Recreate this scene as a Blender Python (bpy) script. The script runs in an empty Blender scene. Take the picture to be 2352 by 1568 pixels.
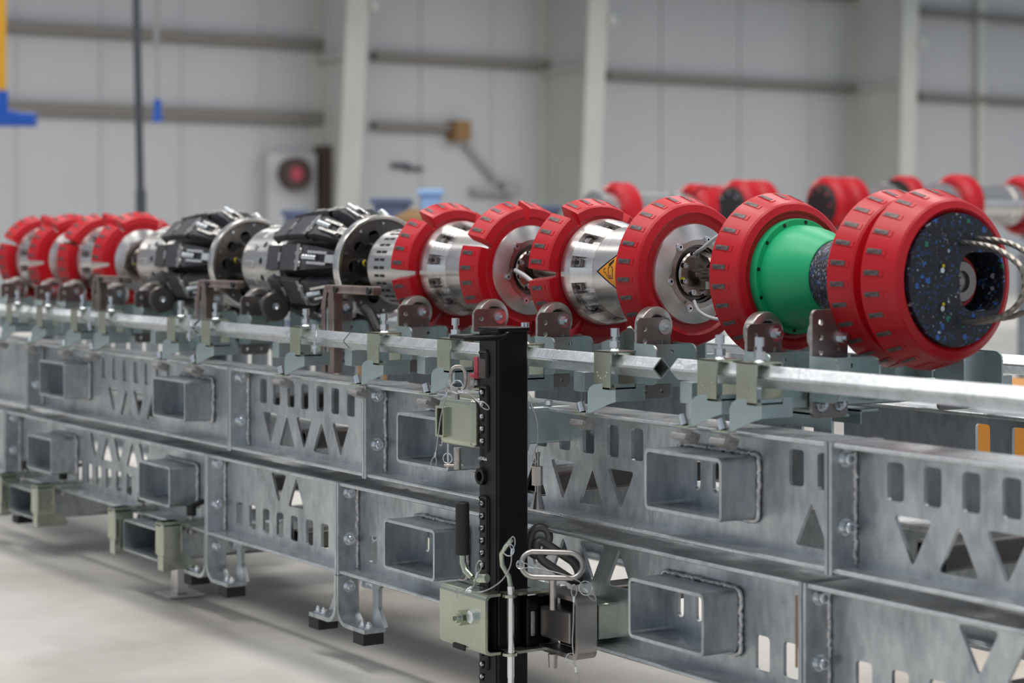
import bpy, bmesh, math, random
from mathutils import Vector, Matrix
from mathutils.geometry import tessellate_polygon
random.seed(7)
PI = math.pi
scn = bpy.context.scene
COL = scn.collection
# ------------------------------------------------------------------ camera
ZC = 1.12                       # lens height above the hall floor
FPX = 4573.0                    # focal length in pixels of the 2352 px frame (70 mm)
TH = math.atan(2981 / 4573.0)   # angle between the view and the rack's long direction
CT, ST = math.cos(TH), math.sin(TH)
cam = bpy.data.cameras.new('camera')
camo = bpy.data.objects.new('camera', cam)
COL.objects.link(camo)
camo.location = (0, 0, ZC)
camo.rotation_euler = (PI / 2, 0, math.atan2(CT, ST))
cam.sensor_width = 36
cam.lens = FPX / 2352 * 36
cam.shift_y = -234 / 2352
cam.dof.use_dof = True
cam.dof.focus_distance = 4.6
cam.dof.aperture_fstop = 2.9
cam.clip_end = 200
scn.camera = camo
# ------------------------------------------------------------------ world, lamps, exposure
w = bpy.data.worlds.new('hall_ambient'); scn.world = w; w.use_nodes = True
wn_ = w.node_tree
bg = wn_.nodes['Background']
wtc = wn_.nodes.new('ShaderNodeTexCoord'); wsp = wn_.nodes.new('ShaderNodeSeparateXYZ')
wn_.links.new(wtc.outputs['Generated'], wsp.inputs[0])
wmr = wn_.nodes.new('ShaderNodeMapRange'); wmr.inputs[1].default_value = -1; wmr.inputs[2].default_value = 1
wn_.links.new(wsp.outputs['Z'], wmr.inputs[0])
wr = wn_.nodes.new('ShaderNodeValToRGB'); el = wr.color_ramp.elements      # floor, brightened far walls, roof
el[0].position = 0.0; el[0].color = (0.34, 0.33, 0.31, 1); el[1].position = 1.0; el[1].color = (0.34, 0.36, 0.39, 1)
for p_, c_ in ((0.46, (0.34, 0.34, 0.33)), (0.50, (0.50, 0.56, 0.64)), (0.60, (0.72, 0.80, 0.92)), (0.70, (0.42, 0.46, 0.52))):
    e = el.new(p_); e.color = (*c_, 1)
wn_.links.new(wmr.outputs[0], wr.inputs[0])
# bright and dark stripes added by azimuth to give metal reflections contrast
wat = wn_.nodes.new('ShaderNodeMath'); wat.operation = 'ARCTAN2'; wn_.links.new(wsp.outputs['Y'], wat.inputs[0]); wn_.links.new(wsp.outputs['X'], wat.inputs[1])
wmu = wn_.nodes.new('ShaderNodeMath'); wmu.operation = 'MULTIPLY'; wmu.inputs[1].default_value = 11.0; wn_.links.new(wat.outputs[0], wmu.inputs[0])
wsi = wn_.nodes.new('ShaderNodeMath'); wsi.operation = 'SINE'; wn_.links.new(wmu.outputs[0], wsi.inputs[0])
wm2 = wn_.nodes.new('ShaderNodeMapRange'); wm2.inputs[1].default_value = -.4; wm2.inputs[2].default_value = .4; wm2.inputs[3].default_value = .45; wm2.inputs[4].default_value = 1.45
wn_.links.new(wsi.outputs[0], wm2.inputs[0])
wvm = wn_.nodes.new('ShaderNodeVectorMath'); wvm.operation = 'SCALE'; wn_.links.new(wr.outputs[0], wvm.inputs[0]); wn_.links.new(wm2.outputs[0], wvm.inputs['Scale'])
wn_.links.new(wvm.outputs[0], bg.inputs[0])
bg.inputs[1].default_value = 0.68
scn.view_settings.view_transform = 'Standard'
scn.view_settings.look = 'None'
scn.view_settings.exposure = 0.0
scn.view_settings.gamma = 1.0
scn.view_settings.use_curve_mapping = False
scn.cycles.use_denoising = True
scn.cycles.max_bounces = 6
scn.cycles.diffuse_bounces = 3
scn.cycles.glossy_bounces = 4
scn.cycles.caustics_reflective = False
scn.cycles.caustics_refractive = False
scn.cycles.sample_clamp_indirect = 4.0
LAMPS = [  # x, y, z, size along x, size along y, power
    (-3.5, 0.2, 6.5, 7.0, 0.9, 240), (-3.5, 3.4, 7.5, 9.0, 0.7, 300), (-11, 3.4, 7.5, 5.0, 0.7, 170),
    (-4.5, 8.5, 7.5, 9.0, 0.8, 260), (-11, 9.5, 7.5, 6.0, 0.8, 170), (-11, -2.5, 7.5, 6.0, 0.8, 150),
    (-22, 10, 4.7, 3.0, 6.0, 390), (-22, 20, 4.7, 3.0, 6.0, 430), (-22, 31, 4.7, 3.0, 6.0, 490), (-22, 1, 4.7, 3.0, 6.0, 300)]  # last row: unseen lamps by the wall, hung low so it darkens upward
for i, (x, y, z, sx, sy, p) in enumerate(LAMPS):
    L = bpy.data.lights.new('unseen_hall_lamp', 'AREA'); L.shape = 'RECTANGLE'; L.size = sx; L.size_y = sy
    L.energy = p; L.color = (1.0, 0.97, 0.93)
    o = bpy.data.objects.new('unseen_hall_lamp', L); o.location = (x, y, z + ZC); COL.objects.link(o)

# ------------------------------------------------------------------ places: a sight line meets an upright plane parallel to the rack
def XP(px, Y):
    s = (px - 1176) / FPX
    d = Y / (ST + CT * s)
    return d * (-CT + ST * s)
def XY(px, d):
    s = (px - 1176) / FPX
    return d * (-CT + ST * s), d * (ST + CT * s)
def ZD(py, d):
    return ZC + (550 - py) * d / FPX
# ------------------------------------------------------------------ materials
def newmat(name):
    m = bpy.data.materials.new(name); m.use_nodes = True
    nt = m.node_tree
    return m, nt, nt.nodes['Principled BSDF']
def mat(name, col, rough=0.5, metal=0.0, var=0.0, scale=8.0, rvar=0.0, bump=0.0, bscale=60.0, stretch=None, coat=0.0, spec=None, detail=4.0, aniso=0.0):
    m, nt, b = newmat(name)
    b.inputs['Base Color'].default_value = (*col, 1)
    b.inputs['Roughness'].default_value = rough
    b.inputs['Metallic'].default_value = metal
    if coat: b.inputs['Coat Weight'].default_value = coat
    if spec is not None: b.inputs['Specular IOR Level'].default_value = spec
    if var or rvar or bump:
        tc = nt.nodes.new('ShaderNodeTexCoord'); mp = nt.nodes.new('ShaderNodeMapping')
        nt.links.new(tc.outputs['Object'], mp.inputs[0])
        if stretch: mp.inputs['Scale'].default_value = stretch
        n = nt.nodes.new('ShaderNodeTexNoise'); n.inputs['Scale'].default_value = scale; n.inputs['Detail'].default_value = detail
        nt.links.new(mp.outputs[0], n.inputs['Vector'])
        if var:
            r = nt.nodes.new('ShaderNodeValToRGB')
            r.color_ramp.elements[0].position = 0.3; r.color_ramp.elements[1].position = 0.7
            r.color_ramp.elements[0].color = (*[c * (1 - var) for c in col], 1)
            r.color_ramp.elements[1].color = (*[min(1, c * (1 + var)) for c in col], 1)
            nt.links.new(n.outputs[0], r.inputs[0]); nt.links.new(r.outputs[0], b.inputs['Base Color'])
        if rvar:
            mr = nt.nodes.new('ShaderNodeMapRange'); mr.inputs[1].default_value = 0.3; mr.inputs[2].default_value = 0.7
            mr.inputs[3].default_value = max(0.02, rough - rvar); mr.inputs[4].default_value = rough + rvar
            nt.links.new(n.outputs[0], mr.inputs[0]); nt.links.new(mr.outputs[0], b.inputs['Roughness'])
        if bump:
            n2 = nt.nodes.new('ShaderNodeTexNoise'); n2.inputs['Scale'].default_value = bscale
            nt.links.new(mp.outputs[0], n2.inputs['Vector'])
            bp = nt.nodes.new('ShaderNodeBump'); bp.inputs['Strength'].default_value = bump; bp.inputs['Distance'].default_value = 0.002
            nt.links.new(n2.outputs[0], bp.inputs['Height']); nt.links.new(bp.outputs[0], b.inputs['Normal'])
    return m
M = {}
M['galv'] = mat('galvanised_steel', (0.58, 0.61, 0.63), 0.40, 0.85, var=0.22, scale=7, rvar=0.10, bump=0.25, bscale=70, detail=7)
M['galv2'] = mat('lightened_galvanised_steel', (0.60, 0.63, 0.65), 0.34, 0.9, var=0.14, scale=14, rvar=0.08, bump=0.3, bscale=90, stretch=(0.3, 1, 1))
M['weld'] = mat('zinc_coated_weld', (0.72, 0.71, 0.72), 0.5, 0.8, var=0.3, scale=60, bump=0.8, bscale=160)
M['zinc'] = mat('yellow_passivated_zinc', (0.50, 0.535, 0.44), 0.26, 0.9, var=0.10, scale=12, rvar=0.05)
M['zblue'] = mat('blue_passivated_zinc', (0.47, 0.56, 0.56), 0.33, 0.85, var=0.12, scale=9, rvar=0.06)
M['bolt'] = mat('bright_zinc_bolt', (0.78, 0.82, 0.86), 0.24, 1.0)
M['chrome'] = mat('chrome', (0.8, 0.8, 0.82), 0.12, 1.0)
M['stain'] = mat('brushed_stainless_plate', (0.33, 0.30, 0.29), 0.36, 0.9, var=0.12, scale=30, stretch=(1, 1, 0.1))
M['stedge'] = mat('sawn_steel_edge', (0.52, 0.49, 0.46), 0.4, 0.9, var=0.2, scale=120)
M['raw'] = mat('brown_tinted_raw_steel', (0.34, 0.27, 0.24), 0.35, 0.85, var=0.3, scale=10)
M['alu'] = mat('machined_silver_alloy', (0.80, 0.775, 0.75), 0.27, 1.0, var=0.05, scale=60, stretch=(3, .15, .15), rvar=0.04)
def radial(m, an):
    nt = m.node_tree; b = nt.nodes['Principled BSDF']; t = nt.nodes.new('ShaderNodeTangent'); t.direction_type = 'RADIAL'; t.axis = 'X'
    nt.links.new(t.outputs[0], b.inputs['Tangent']); b.inputs['Anisotropic'].default_value = an; b.inputs['Anisotropic Rotation'].default_value = 0.25
M['turned'] = mat('turned_silver_alloy', (0.80, 0.775, 0.75), 0.30, 1.0, var=0.06, scale=60, stretch=(3, .15, .15)); radial(M['turned'], 0.75)
M['nickel'] = mat('warm_nickel', (0.42, 0.37, 0.33), 0.25, 1.0, var=0.08, scale=14)
M['dsteel'] = mat('dark_machined_steel', (0.16, 0.145, 0.135), 0.34, 0.9, var=0.2, scale=16)
M['red'] = mat('red_polyurethane', (0.58, 0.006, 0.016), 0.38, 0.0, var=0.06, scale=5, rvar=0.06, bump=0.10, bscale=50)
M['stud'] = mat('dark_wear_stud', (0.13, 0.105, 0.105), 0.5, 0.5, var=0.55, scale=140)
M['green'] = mat('green_polyurethane', (0.010, 0.46, 0.19), 0.42, 0.0, var=0.05, scale=6)
M['black'] = mat('gloss_black_paint', (0.004, 0.0045, 0.006), 0.28, 0.0, spec=0.30, bump=0.1, bscale=40)
M['rubber'] = mat('black_rubber', (0.014, 0.014, 0.015), 0.55, 0.0)
M['sensor'] = mat('charcoal_sensor_casing', (0.070, 0.071, 0.078), 0.40, 0.25, var=0.25, scale=20, rvar=0.08)
M['dark'] = mat('black_recess_shade', (0.008, 0.008, 0.009), 0.6)  # near-black painted for the shade inside holes, slots and gaps
M['yel'] = mat('yellow_paint_mark', (0.75, 0.62, 0.01), 0.5)
M['cable'] = mat('clear_grey_plastic_hose', (0.62, 0.63, 0.63), 0.3, 0.0)
M['wire'] = mat('twisted_steel_rope', (0.36, 0.33, 0.29), 0.35, 0.9)
M['lany'] = mat('thin_coated_cable', (0.50, 0.50, 0.49), 0.35, 0.6)
M['graylink'] = mat('grey_painted_link', (0.13, 0.125, 0.115), 0.35, 0.2)
M['pink'] = mat('faded_red_tape', (0.50, 0.07, 0.11), 0.6)
M['orange'] = mat('orange_label', (0.90, 0.36, 0.02), 0.4)
M['ink'] = mat('black_print', (0.01, 0.01, 0.01), 0.4)
M['ochre'] = mat('orange_crate_plastic', (0.62, 0.25, 0.03), 0.5)
M['blue'] = mat('blue_hoist_paint', (0.010, 0.10, 0.52), 0.4)
M['ltblue'] = mat('pale_blue_plastic', (0.40, 0.62, 0.98), 0.4)
M['slate'] = mat('slate_blue_plastic', (0.13, 0.17, 0.27), 0.5)
M['brown'] = mat('brown_card', (0.26, 0.15, 0.06), 0.7)
M['dbrown'] = mat('dark_brown_paint', (0.06, 0.035, 0.03), 0.6)
M['yellow'] = mat('yellow_crane_paint', (0.80, 0.40, 0.02), 0.4)
M['wall'] = mat('white_wall_panel', (0.50, 0.51, 0.525), 0.6, 0.0, var=0.03, scale=0.4)
M['col'] = mat('primed_portal_column', (0.50, 0.52, 0.48), 0.45, 0.0, var=0.05, scale=1)
M['girt'] = mat('brown_grey_girt', (0.20, 0.185, 0.17), 0.6)
M['pole'] = mat('dark_grey_pole', (0.075, 0.082, 0.095), 0.5, 0.3)
M['gbox'] = mat('grey_wall_box', (0.33, 0.33, 0.33), 0.6)
M['roll'] = mat('ground_steel_roller', (0.50, 0.47, 0.45), 0.34, 0.95, var=0.08, scale=30)
def galvanised(name, c, rough, sc):
    m, nt, b = newmat(name)
    tc = nt.nodes.new('ShaderNodeTexCoord')
    mp = nt.nodes.new('ShaderNodeMapping'); mp.inputs['Scale'].default_value = (1, 1, .45); nt.links.new(tc.outputs['Object'], mp.inputs[0])
    n1 = nt.nodes.new('ShaderNodeTexNoise'); n1.inputs['Scale'].default_value = sc; n1.inputs['Detail'].default_value = 9; n1.inputs['Roughness'].default_value = .62; n1.inputs['Distortion'].default_value = .6
    n2 = nt.nodes.new('ShaderNodeTexNoise'); n2.inputs['Scale'].default_value = sc * 9; n2.inputs['Detail'].default_value = 5
    for n in (n1, n2): nt.links.new(mp.outputs[0], n.inputs['Vector'])
    r = nt.nodes.new('ShaderNodeValToRGB'); e = r.color_ramp.elements
    e[0].position = .30; e[0].color = (*[v * .70 for v in c], 1); e[1].position = .72; e[1].color = (*[min(1, v * 1.18) for v in c], 1)
    k = e.new(.5); k.color = (*c, 1)
    nt.links.new(n1.outputs[0], r.inputs[0])
    mx = nt.nodes.new('ShaderNodeMix'); mx.data_type = 'RGBA'; mx.blend_type = 'OVERLAY'; mx.inputs[0].default_value = .45
    nt.links.new(r.outputs[0], mx.inputs[6]); nt.links.new(n2.outputs[0], mx.inputs[7]); nt.links.new(mx.outputs[2], b.inputs['Base Color'])
    mr = nt.nodes.new('ShaderNodeMapRange'); mr.inputs[1].default_value = .3; mr.inputs[2].default_value = .7; mr.inputs[3].default_value = rough + .14; mr.inputs[4].default_value = rough - .10
    nt.links.new(n1.outputs[0], mr.inputs[0]); nt.links.new(mr.outputs[0], b.inputs['Roughness'])
    b.inputs['Metallic'].default_value = .88
    bp = nt.nodes.new('ShaderNodeBump'); bp.inputs['Strength'].default_value = .35; bp.inputs['Distance'].default_value = .003
    nt.links.new(n2.outputs[0], bp.inputs['Height']); nt.links.new(bp.outputs[0], b.inputs['Normal'])
    return m
M['galv'] = galvanised('galvanised_steel', (0.52, 0.555, 0.58), .38, 6)
M['galv2'] = galvanised('lightened_galvanised_steel', (0.68, 0.71, 0.73), .33, 11)  # paler copy of galv: brighter light on the flanges put into the colour
def floor_mat():
    m, nt, b = newmat('polished_concrete')
    tc = nt.nodes.new('ShaderNodeTexCoord')
    n = nt.nodes.new('ShaderNodeTexNoise'); n.inputs['Scale'].default_value = 0.9; n.inputs['Detail'].default_value = 7; n.inputs['Roughness'].default_value = 0.6
    nt.links.new(tc.outputs['Object'], n.inputs['Vector'])
    r = nt.nodes.new('ShaderNodeValToRGB')
    r.color_ramp.elements[0].position = 0.34; r.color_ramp.elements[0].color = (0.46, 0.435, 0.40, 1)
    r.color_ramp.elements[1].position = 0.60; r.color_ramp.elements[1].color = (0.74, 0.72, 0.68, 1)
    nt.links.new(n.outputs[0], r.inputs[0]); nt.links.new(r.outputs[0], b.inputs['Base Color'])
    b.inputs['Roughness'].default_value = 0.38
    return m
M['floor'] = floor_mat()
def speckle(name, stretch, scale, basecol, extra):
    m, nt, b = newmat(name)
    tc = nt.nodes.new('ShaderNodeTexCoord'); mp = nt.nodes.new('ShaderNodeMapping'); mp.inputs['Scale'].default_value = stretch
    nt.links.new(tc.outputs['Object'], mp.inputs[0])
    dn = nt.nodes.new('ShaderNodeTexNoise'); dn.inputs['Scale'].default_value = 140; nt.links.new(mp.outputs[0], dn.inputs['Vector'])
    av = nt.nodes.new('ShaderNodeVectorMath'); av.operation = 'MULTIPLY_ADD'; nt.links.new(dn.outputs['Color'], av.inputs[0]); av.inputs[1].default_value = (.012,) * 3; nt.links.new(mp.outputs[0], av.inputs[2])
    mp = av
    last = None
    for k, (sc, thr, cols) in enumerate(extra):
        v = nt.nodes.new('ShaderNodeTexVoronoi'); v.inputs['Scale'].default_value = sc
        nt.links.new(mp.outputs[0], v.inputs['Vector'])
        lt = nt.nodes.new('ShaderNodeMath'); lt.operation = 'LESS_THAN'; lt.inputs[1].default_value = thr
        nt.links.new(v.outputs['Distance'], lt.inputs[0])
        sp = nt.nodes.new('ShaderNodeSeparateColor'); nt.links.new(v.outputs['Color'], sp.inputs[0])
        r = nt.nodes.new('ShaderNodeValToRGB'); r.color_ramp.interpolation = 'CONSTANT'
        el = r.color_ramp.elements
        while len(el) < len(cols): el.new(0.5)
        for i, (p, c) in enumerate(cols):
            el[i].position = p; el[i].color = (*c, 1)
        nt.links.new(sp.outputs[0], r.inputs[0])
        mx = nt.nodes.new('ShaderNodeMix'); mx.data_type = 'RGBA'
        nt.links.new(lt.outputs[0], mx.inputs[0])
        if last is None: mx.inputs[6].default_value = (*basecol, 1)
        else: nt.links.new(last, mx.inputs[6])
        nt.links.new(r.outputs[0], mx.inputs[7])
        last = mx.outputs[2]
    nt.links.new(last, b.inputs['Base Color'])
    b.inputs['Roughness'].default_value = 0.5
    return m
BK = (0.018, 0.020, 0.028)
M['speck'] = speckle('blue_flecked_black_foam', (1, 1, 1), 90, BK, [
    (120, 0.46, [(0, BK), (0.50, (0.02, 0.05, 0.14)), (0.72, (0.10, 0.10, 0.12)), (0.85, (0.03, 0.12, 0.42)), (0.95, (0.30, 0.33, 0.40))]),
    (50, 0.30, [(0, BK), (0.58, (0.50, 0.57, 0.68)), (0.86, (0.04, 0.16, 0.50)), (0.985, (0.02, 0.22, 0.14))])])
M['speck2'] = speckle('streaky_flecked_black_foam', (2.2, 1, 1), 90, BK, [
    (150, 0.5, [(0, BK), (0.35, (0.10, 0.11, 0.16)), (0.60, (0.30, 0.32, 0.38)), (0.80, (0.03, 0.11, 0.38)), (0.92, (0.24, 0.10, 0.05))])])
M['black_foam'] = mat('black_foam', (0.018, 0.018, 0.02), 0.6, var=0.3, scale=60)
# ------------------------------------------------------------------ mesh helper
class MB:
    def __init__(s): s.bm = bmesh.new()
    def box(s, x0, x1, y0, y1, z0, z1, b=0.0, mtx=None, seg=2):
        r = bmesh.ops.create_cube(s.bm, size=1.0)
        vs = r['verts']
        for v in vs:
            v.co = Vector(((x0 + x1) / 2 + v.co.x * (x1 - x0), (y0 + y1) / 2 + v.co.y * (y1 - y0), (z0 + z1) / 2 + v.co.z * (z1 - z0)))
        if mtx is not None: bmesh.ops.transform(s.bm, matrix=mtx, verts=vs)
        if b > 0:
            es = list({e for v in vs for e in v.link_edges})
            bmesh.ops.bevel(s.bm, geom=es, offset=b, segments=seg, affect='EDGES', profile=0.5)
        return s
    def cyl(s, p0, p1, r0, r1=None, n=24, cap=True, rot=0.0):
        p0 = Vector(p0); p1 = Vector(p1); r1 = r0 if r1 is None else r1
        d = (p1 - p0).normalized()
        u = d.orthogonal().normalized(); v = d.cross(u)
        A, B = [], []
        for i in range(n):
            a = 2 * PI * i / n + rot
            k = u * math.cos(a) + v * math.sin(a)
            A.append(s.bm.verts.new(p0 + k * r0)); B.append(s.bm.verts.new(p1 + k * r1))
        for i in range(n):
            j = (i + 1) % n
            s.bm.faces.new((A[i], A[j], B[j], B[i]))
        if cap:
            s.bm.faces.new(list(reversed(A))); s.bm.faces.new(B)
        return s
    def lathe(s, prof, o, ax='x', n=48, a0=0.0, a1=360.0, closed=True):
        # prof: (along, radius); 'x': angle 0 faces the viewer's side (-y), 90 is up
        full = abs(a1 - a0) >= 359.99
        cnt = n if full else max(2, int(n * (a1 - a0) / 360) + 1)
        rings = []
        for i in range(cnt):
            a = math.radians(a0 + (a1 - a0) * i / (cnt if full else cnt - 1))
            ca, sa = math.cos(a), math.sin(a)
            ring = []
            for (t, r) in prof:
                if ax == 'x': p = (o[0] + t, o[1] - r * ca, o[2] + r * sa)
                elif ax == 'y': p = (o[0] + r * ca, o[1] + t, o[2] + r * sa)
                else: p = (o[0] + r * ca, o[1] + r * sa, o[2] + t)
                ring.append(s.bm.verts.new(p))
            rings.append(ring)
        m = len(prof); closed = closed and m > 2
        for i in range(cnt if full else cnt - 1):
            A, B = rings[i], rings[(i + 1) % cnt]
            for j in range(m if closed else m - 1):
                k = (j + 1) % m
                s.bm.faces.new((A[j], A[k], B[k], B[j]))
        if not full and closed:
            s.bm.faces.new(rings[0]); s.bm.faces.new(list(reversed(rings[-1])))
        return s
    def tube(s, pts, r, n=10, closed=False, twist=None):
        pts = [Vector(p) for p in pts]; N = len(pts)
        tang = []
        for i in range(N):
            if closed: t = pts[(i + 1) % N] - pts[i - 1]
            else: t = pts[min(i + 1, N - 1)] - pts[max(i - 1, 0)]
            tang.append(t.normalized())
        u = tang[0].orthogonal().normalized(); rings = []
        for i in range(N):
            t = tang[i]; u = (u - t * u.dot(t)).normalized(); v = t.cross(u)
            ring = []
            for k in range(n):
                a = 2 * PI * k / n + (twist * i if twist else 0)
                rr = r * (1 + (0.14 * math.cos(a * 6 - (twist or 0) * i * 6) if False else 0))
                if twist: rr = r * (0.92 if k % 2 else 1.03)
                ring.append(s.bm.verts.new(pts[i] + (u * math.cos(a) + v * math.sin(a)) * rr))
            rings.append(ring)
        for i in range(N if closed else N - 1):
            A, B = rings[i], rings[(i + 1) % N]
            for k in range(n):
                l = (k + 1) % n
                s.bm.faces.new((A[k], A[l], B[l], B[k]))
        if not closed:
            s.bm.faces.new(list(reversed(rings[0]))); s.bm.faces.new(rings[-1])
        return s
    def plate(s, outer, holes, t, o, u=(1, 0, 0), v=(0, 0, 1)):
        # a flat plate with holes: outline in (u, v), thickness t along u x v starting at o
        o = Vector(o); u = Vector(u); v = Vector(v); nrm = u.cross(v)
        loops = [outer] + list(holes)
        tri = tessellate_polygon([[Vector((p[0], p[1], 0)) for p in L] for L in loops])
        flat = [p for L in loops for p in L]
        F = [s.bm.verts.new(o + u * p[0] + v * p[1]) for p in flat]
        B = [s.bm.verts.new(o + u * p[0] + v * p[1] + nrm * t) for p in flat]
        for a, b, c in tri:
            try:
                s.bm.faces.new((F[a], F[b], F[c])); s.bm.faces.new((B[c], B[b], B[a]))
            except ValueError: pass
        k = 0
        for L in loops:
            m = len(L)
            for i in range(m):
                a, b = k + i, k + (i + 1) % m
                try: s.bm.faces.new((F[a], F[b], B[b], B[a]))
                except ValueError: pass
            k += m
        return s
    def done(s, name, ang=32):
        bmesh.ops.recalc_face_normals(s.bm, faces=s.bm.faces[:])
        me = bpy.data.meshes.new(name); s.bm.to_mesh(me); s.bm.free()
        me.shade_smooth(); me.set_sharp_from_angle(angle=math.radians(ang))
        return me
def rrect(cx, cy, w_, h_, r, n=4):
    pts = []
    for (sx, sy, a) in ((1, 1, 0), (-1, 1, 90), (-1, -1, 180), (1, -1, 270)):
        for i in range(n + 1):
            t = math.radians(a + 90 * i / n)
            pts.append((cx + sx * (w_ / 2 - r) + r * math.cos(t), cy + sy * (h_ / 2 - r) + r * math.sin(t)))
    return pts
def circ(cx, cy, r, n=16): return [(cx + r * math.cos(2 * PI * i / n), cy + r * math.sin(2 * PI * i / n)) for i in range(n)]
def rtri(pts, r=0.005):
    out = []
    n = len(pts)
    for i in range(n):
        p = Vector(pts[i]); a = (Vector(pts[i - 1]) - p).normalized(); b = (Vector(pts[(i + 1) % n]) - p).normalized()
        q = p + a * r * 1.6; w_ = p + b * r * 1.6; mid = (q + w_) / 2 * 0.5 + p * 0.5
        out += [tuple(q), tuple(mid), tuple(w_)]
    return out
ORG = {}
def wn(o):
    m = o.modifiers.new('face_weighted_normals', 'WEIGHTED_NORMAL'); m.keep_sharp = True; m.weight = 100
def link(o, parent=None):
    COL.objects.link(o)
    if parent is not None: o.parent = parent
    return o
def thing(name, label, cat, loc=(0, 0, 0), group=None, absolute=True):
    """An empty at the thing's base; its parts are given in hall coordinates when absolute."""
    o = bpy.data.objects.new(name, None); o.location = loc; o.empty_display_size = 0.05
    link(o); o['label'] = label; o['category'] = cat
    if group: o['group'] = group
    ORG[o.name] = Vector(loc) if absolute else Vector((0, 0, 0))
    return o
def part(name, mb, m, parent, label=None, ang=32):
    me = mb.done(name, ang)
    off = ORG.get(parent.name, Vector((0, 0, 0)))
    if off.length > 0: me.transform(Matrix.Translation(-off))
    me.materials.append(M[m] if isinstance(m, str) else m)
    o = bpy.data.objects.new(name, me); link(o, parent); wn(o)
    ORG[o.name] = off
    if label: o['label'] = label
    return o
def solo(name, mb, m, label=None, cat=None, group=None, kind=None, ang=32):
    me = mb.done(name, ang); me.materials.append(M[m] if isinstance(m, str) else m)
    if kind != 'structure':
        c = Vector((0, 0, 0))
        xs = [v.co for v in me.vertices]
        c = Vector((sum(v.x for v in xs) / len(xs), sum(v.y for v in xs) / len(xs), min(v.z for v in xs)))
        me.transform(Matrix.Translation(-c))
    else: c = Vector((0, 0, 0))
    o = bpy.data.objects.new(name, me); o.location = c; link(o); wn(o)
    if label: o['label'] = label
    if cat: o['category'] = cat
    if group: o['group'] = group
    if kind: o['kind'] = kind
    return o
def mesh_child(name, me, parent, loc=(0, 0, 0), rot=(0, 0, 0), label=None):
    o = bpy.data.objects.new(name, me); o.location = loc; o.rotation_euler = rot
    link(o, parent)
    if label: o['label'] = label
    return o
def dup(o, loc=None, label=None, parent=None, rot=None):
    c = o.copy(); COL.objects.link(c)
    if parent is not None: c.parent = parent
    if loc is not None: c.location = loc
    if rot is not None: c.rotation_euler = rot
    if label: c['label'] = label
    for ch in list(o.children): dup(ch, parent=c)
    return c
def L(z): return ZC + z        # heights below are measured from the lens height
# ------------------------------------------------------------------ the hall
fl = MB(); fl.plate([(-31, -12), (14, -12), (14, 52), (-31, 52)], [], 0.2, (0, 0, -0.2), (1, 0, 0), (0, 1, 0))
solo('floor', fl, 'floor', kind='structure', label='pale grey polished concrete hall floor with faint dark stains')
XW = -30.0
wl = MB(); wl.box(XW - 0.2, XW, -12, 52, 0, 11)
solo('wall_back', wl, 'wall', kind='structure', label='white panelled hall wall crossed by grey brown rails')
# vertical panel joints
for i, px in enumerate((42, 235, 420, 600, 968, 1130, 1520, 1700, 1860)):
    s = (px - 1176) / FPX; d = -XW / (CT - ST * s); Y = d * (ST + CT * s)
    g = MB(); g.box(XW, XW + 0.03, Y - 0.03, Y + 0.03, 0, 11)
    solo('trim_%d' % (i + 1), g, 'wall', kind='structure')
def wallY(px, dx=0.0):
    s = (px - 1176) / FPX; d = -(XW + dx) / (CT - ST * s); return d * (ST + CT * s), d
def girt(y0, y1, z, h, dep=0.22, m='girt', n=[20]):
    g = MB(); g.box(XW, XW + dep, y0, y1, L(z) - h / 2, L(z) + h / 2, 0.01)
    n[0] += 1; solo('trim_%d' % n[0], g, m, kind='structure')
girt(6, wallY(735)[0], 3.28, 0.17)
girt(6, wallY(735)[0], 2.04, 0.19)
girt(wallY(850)[0], wallY(1245)[0], 3.15, 0.15)
girt(wallY(850)[0], wallY(1050)[0], 1.96, 0.13)
girt(wallY(1385)[0], wallY(1955)[0], 3.04, 0.15)
girt(wallY(2100)[0], 50, 2.96, 0.15)
girt(wallY(2100)[0], 50, 4.72, 0.12)
g = MB(); y, d = wallY(2245); g.box(XW, XW + 0.15, y - 0.13, y + 0.13, 0, 11); solo('trim_40', g, 'col', kind='structure')
girt(wallY(850)[0], wallY(1955)[0], 4.9, 0.15)
def portal(pxw, pxf_top, pxf_bot, idx):
    Y, d = wallY(pxw)
    def dxf(px):
        s = (px - 1176) / FPX; dd = Y / (ST + CT * s); return dd * (-CT + ST * s)
    xt, xb = dxf(pxf_top), dxf(pxf_bot)
    zt, zb = L(4.2), L(0.4)
    k = (xt - xb) / (zt - zb)
    X0, X1 = xb - k * zb, xb + k * (9 - zb)
    b = MB()
    b.plate([(XW, 0), (X0, 0), (X1, 9), (XW, 9)], [], 0.06, (0, Y + 0.03, 0))        # web
    for (ya, yb) in ((Y - 0.20, Y + 0.20),):
        b.plate([(X0 - 0.05, 0), (X0 + 0.05, 0), (X1 + 0.05, 9), (X1 - 0.05, 9)], [], yb - ya, (0, yb, 0))
        b.box(XW, XW + 0.06, ya, yb, 0, 9)
    b.box(XW + 0.05, (X0 + X1) / 2 - 0.12, Y - 0.16, Y + 0.16, L(3.0), L(3.06))
    b.box((X0 + X1) / 2 - 0.06, (X0 + X1) / 2 + 0.14, Y + 0.22, Y + 0.36, L(3.75), L(3.95), 0.03)
    t = solo('trim_%d' % idx, b, 'col', kind='structure', label='tall tapered steel portal column against the white wall')
portal(735, 822, 797, 60); portal(1252, 1372, 1352, 61); portal(1960, 2088, 2078, 62)
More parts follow.
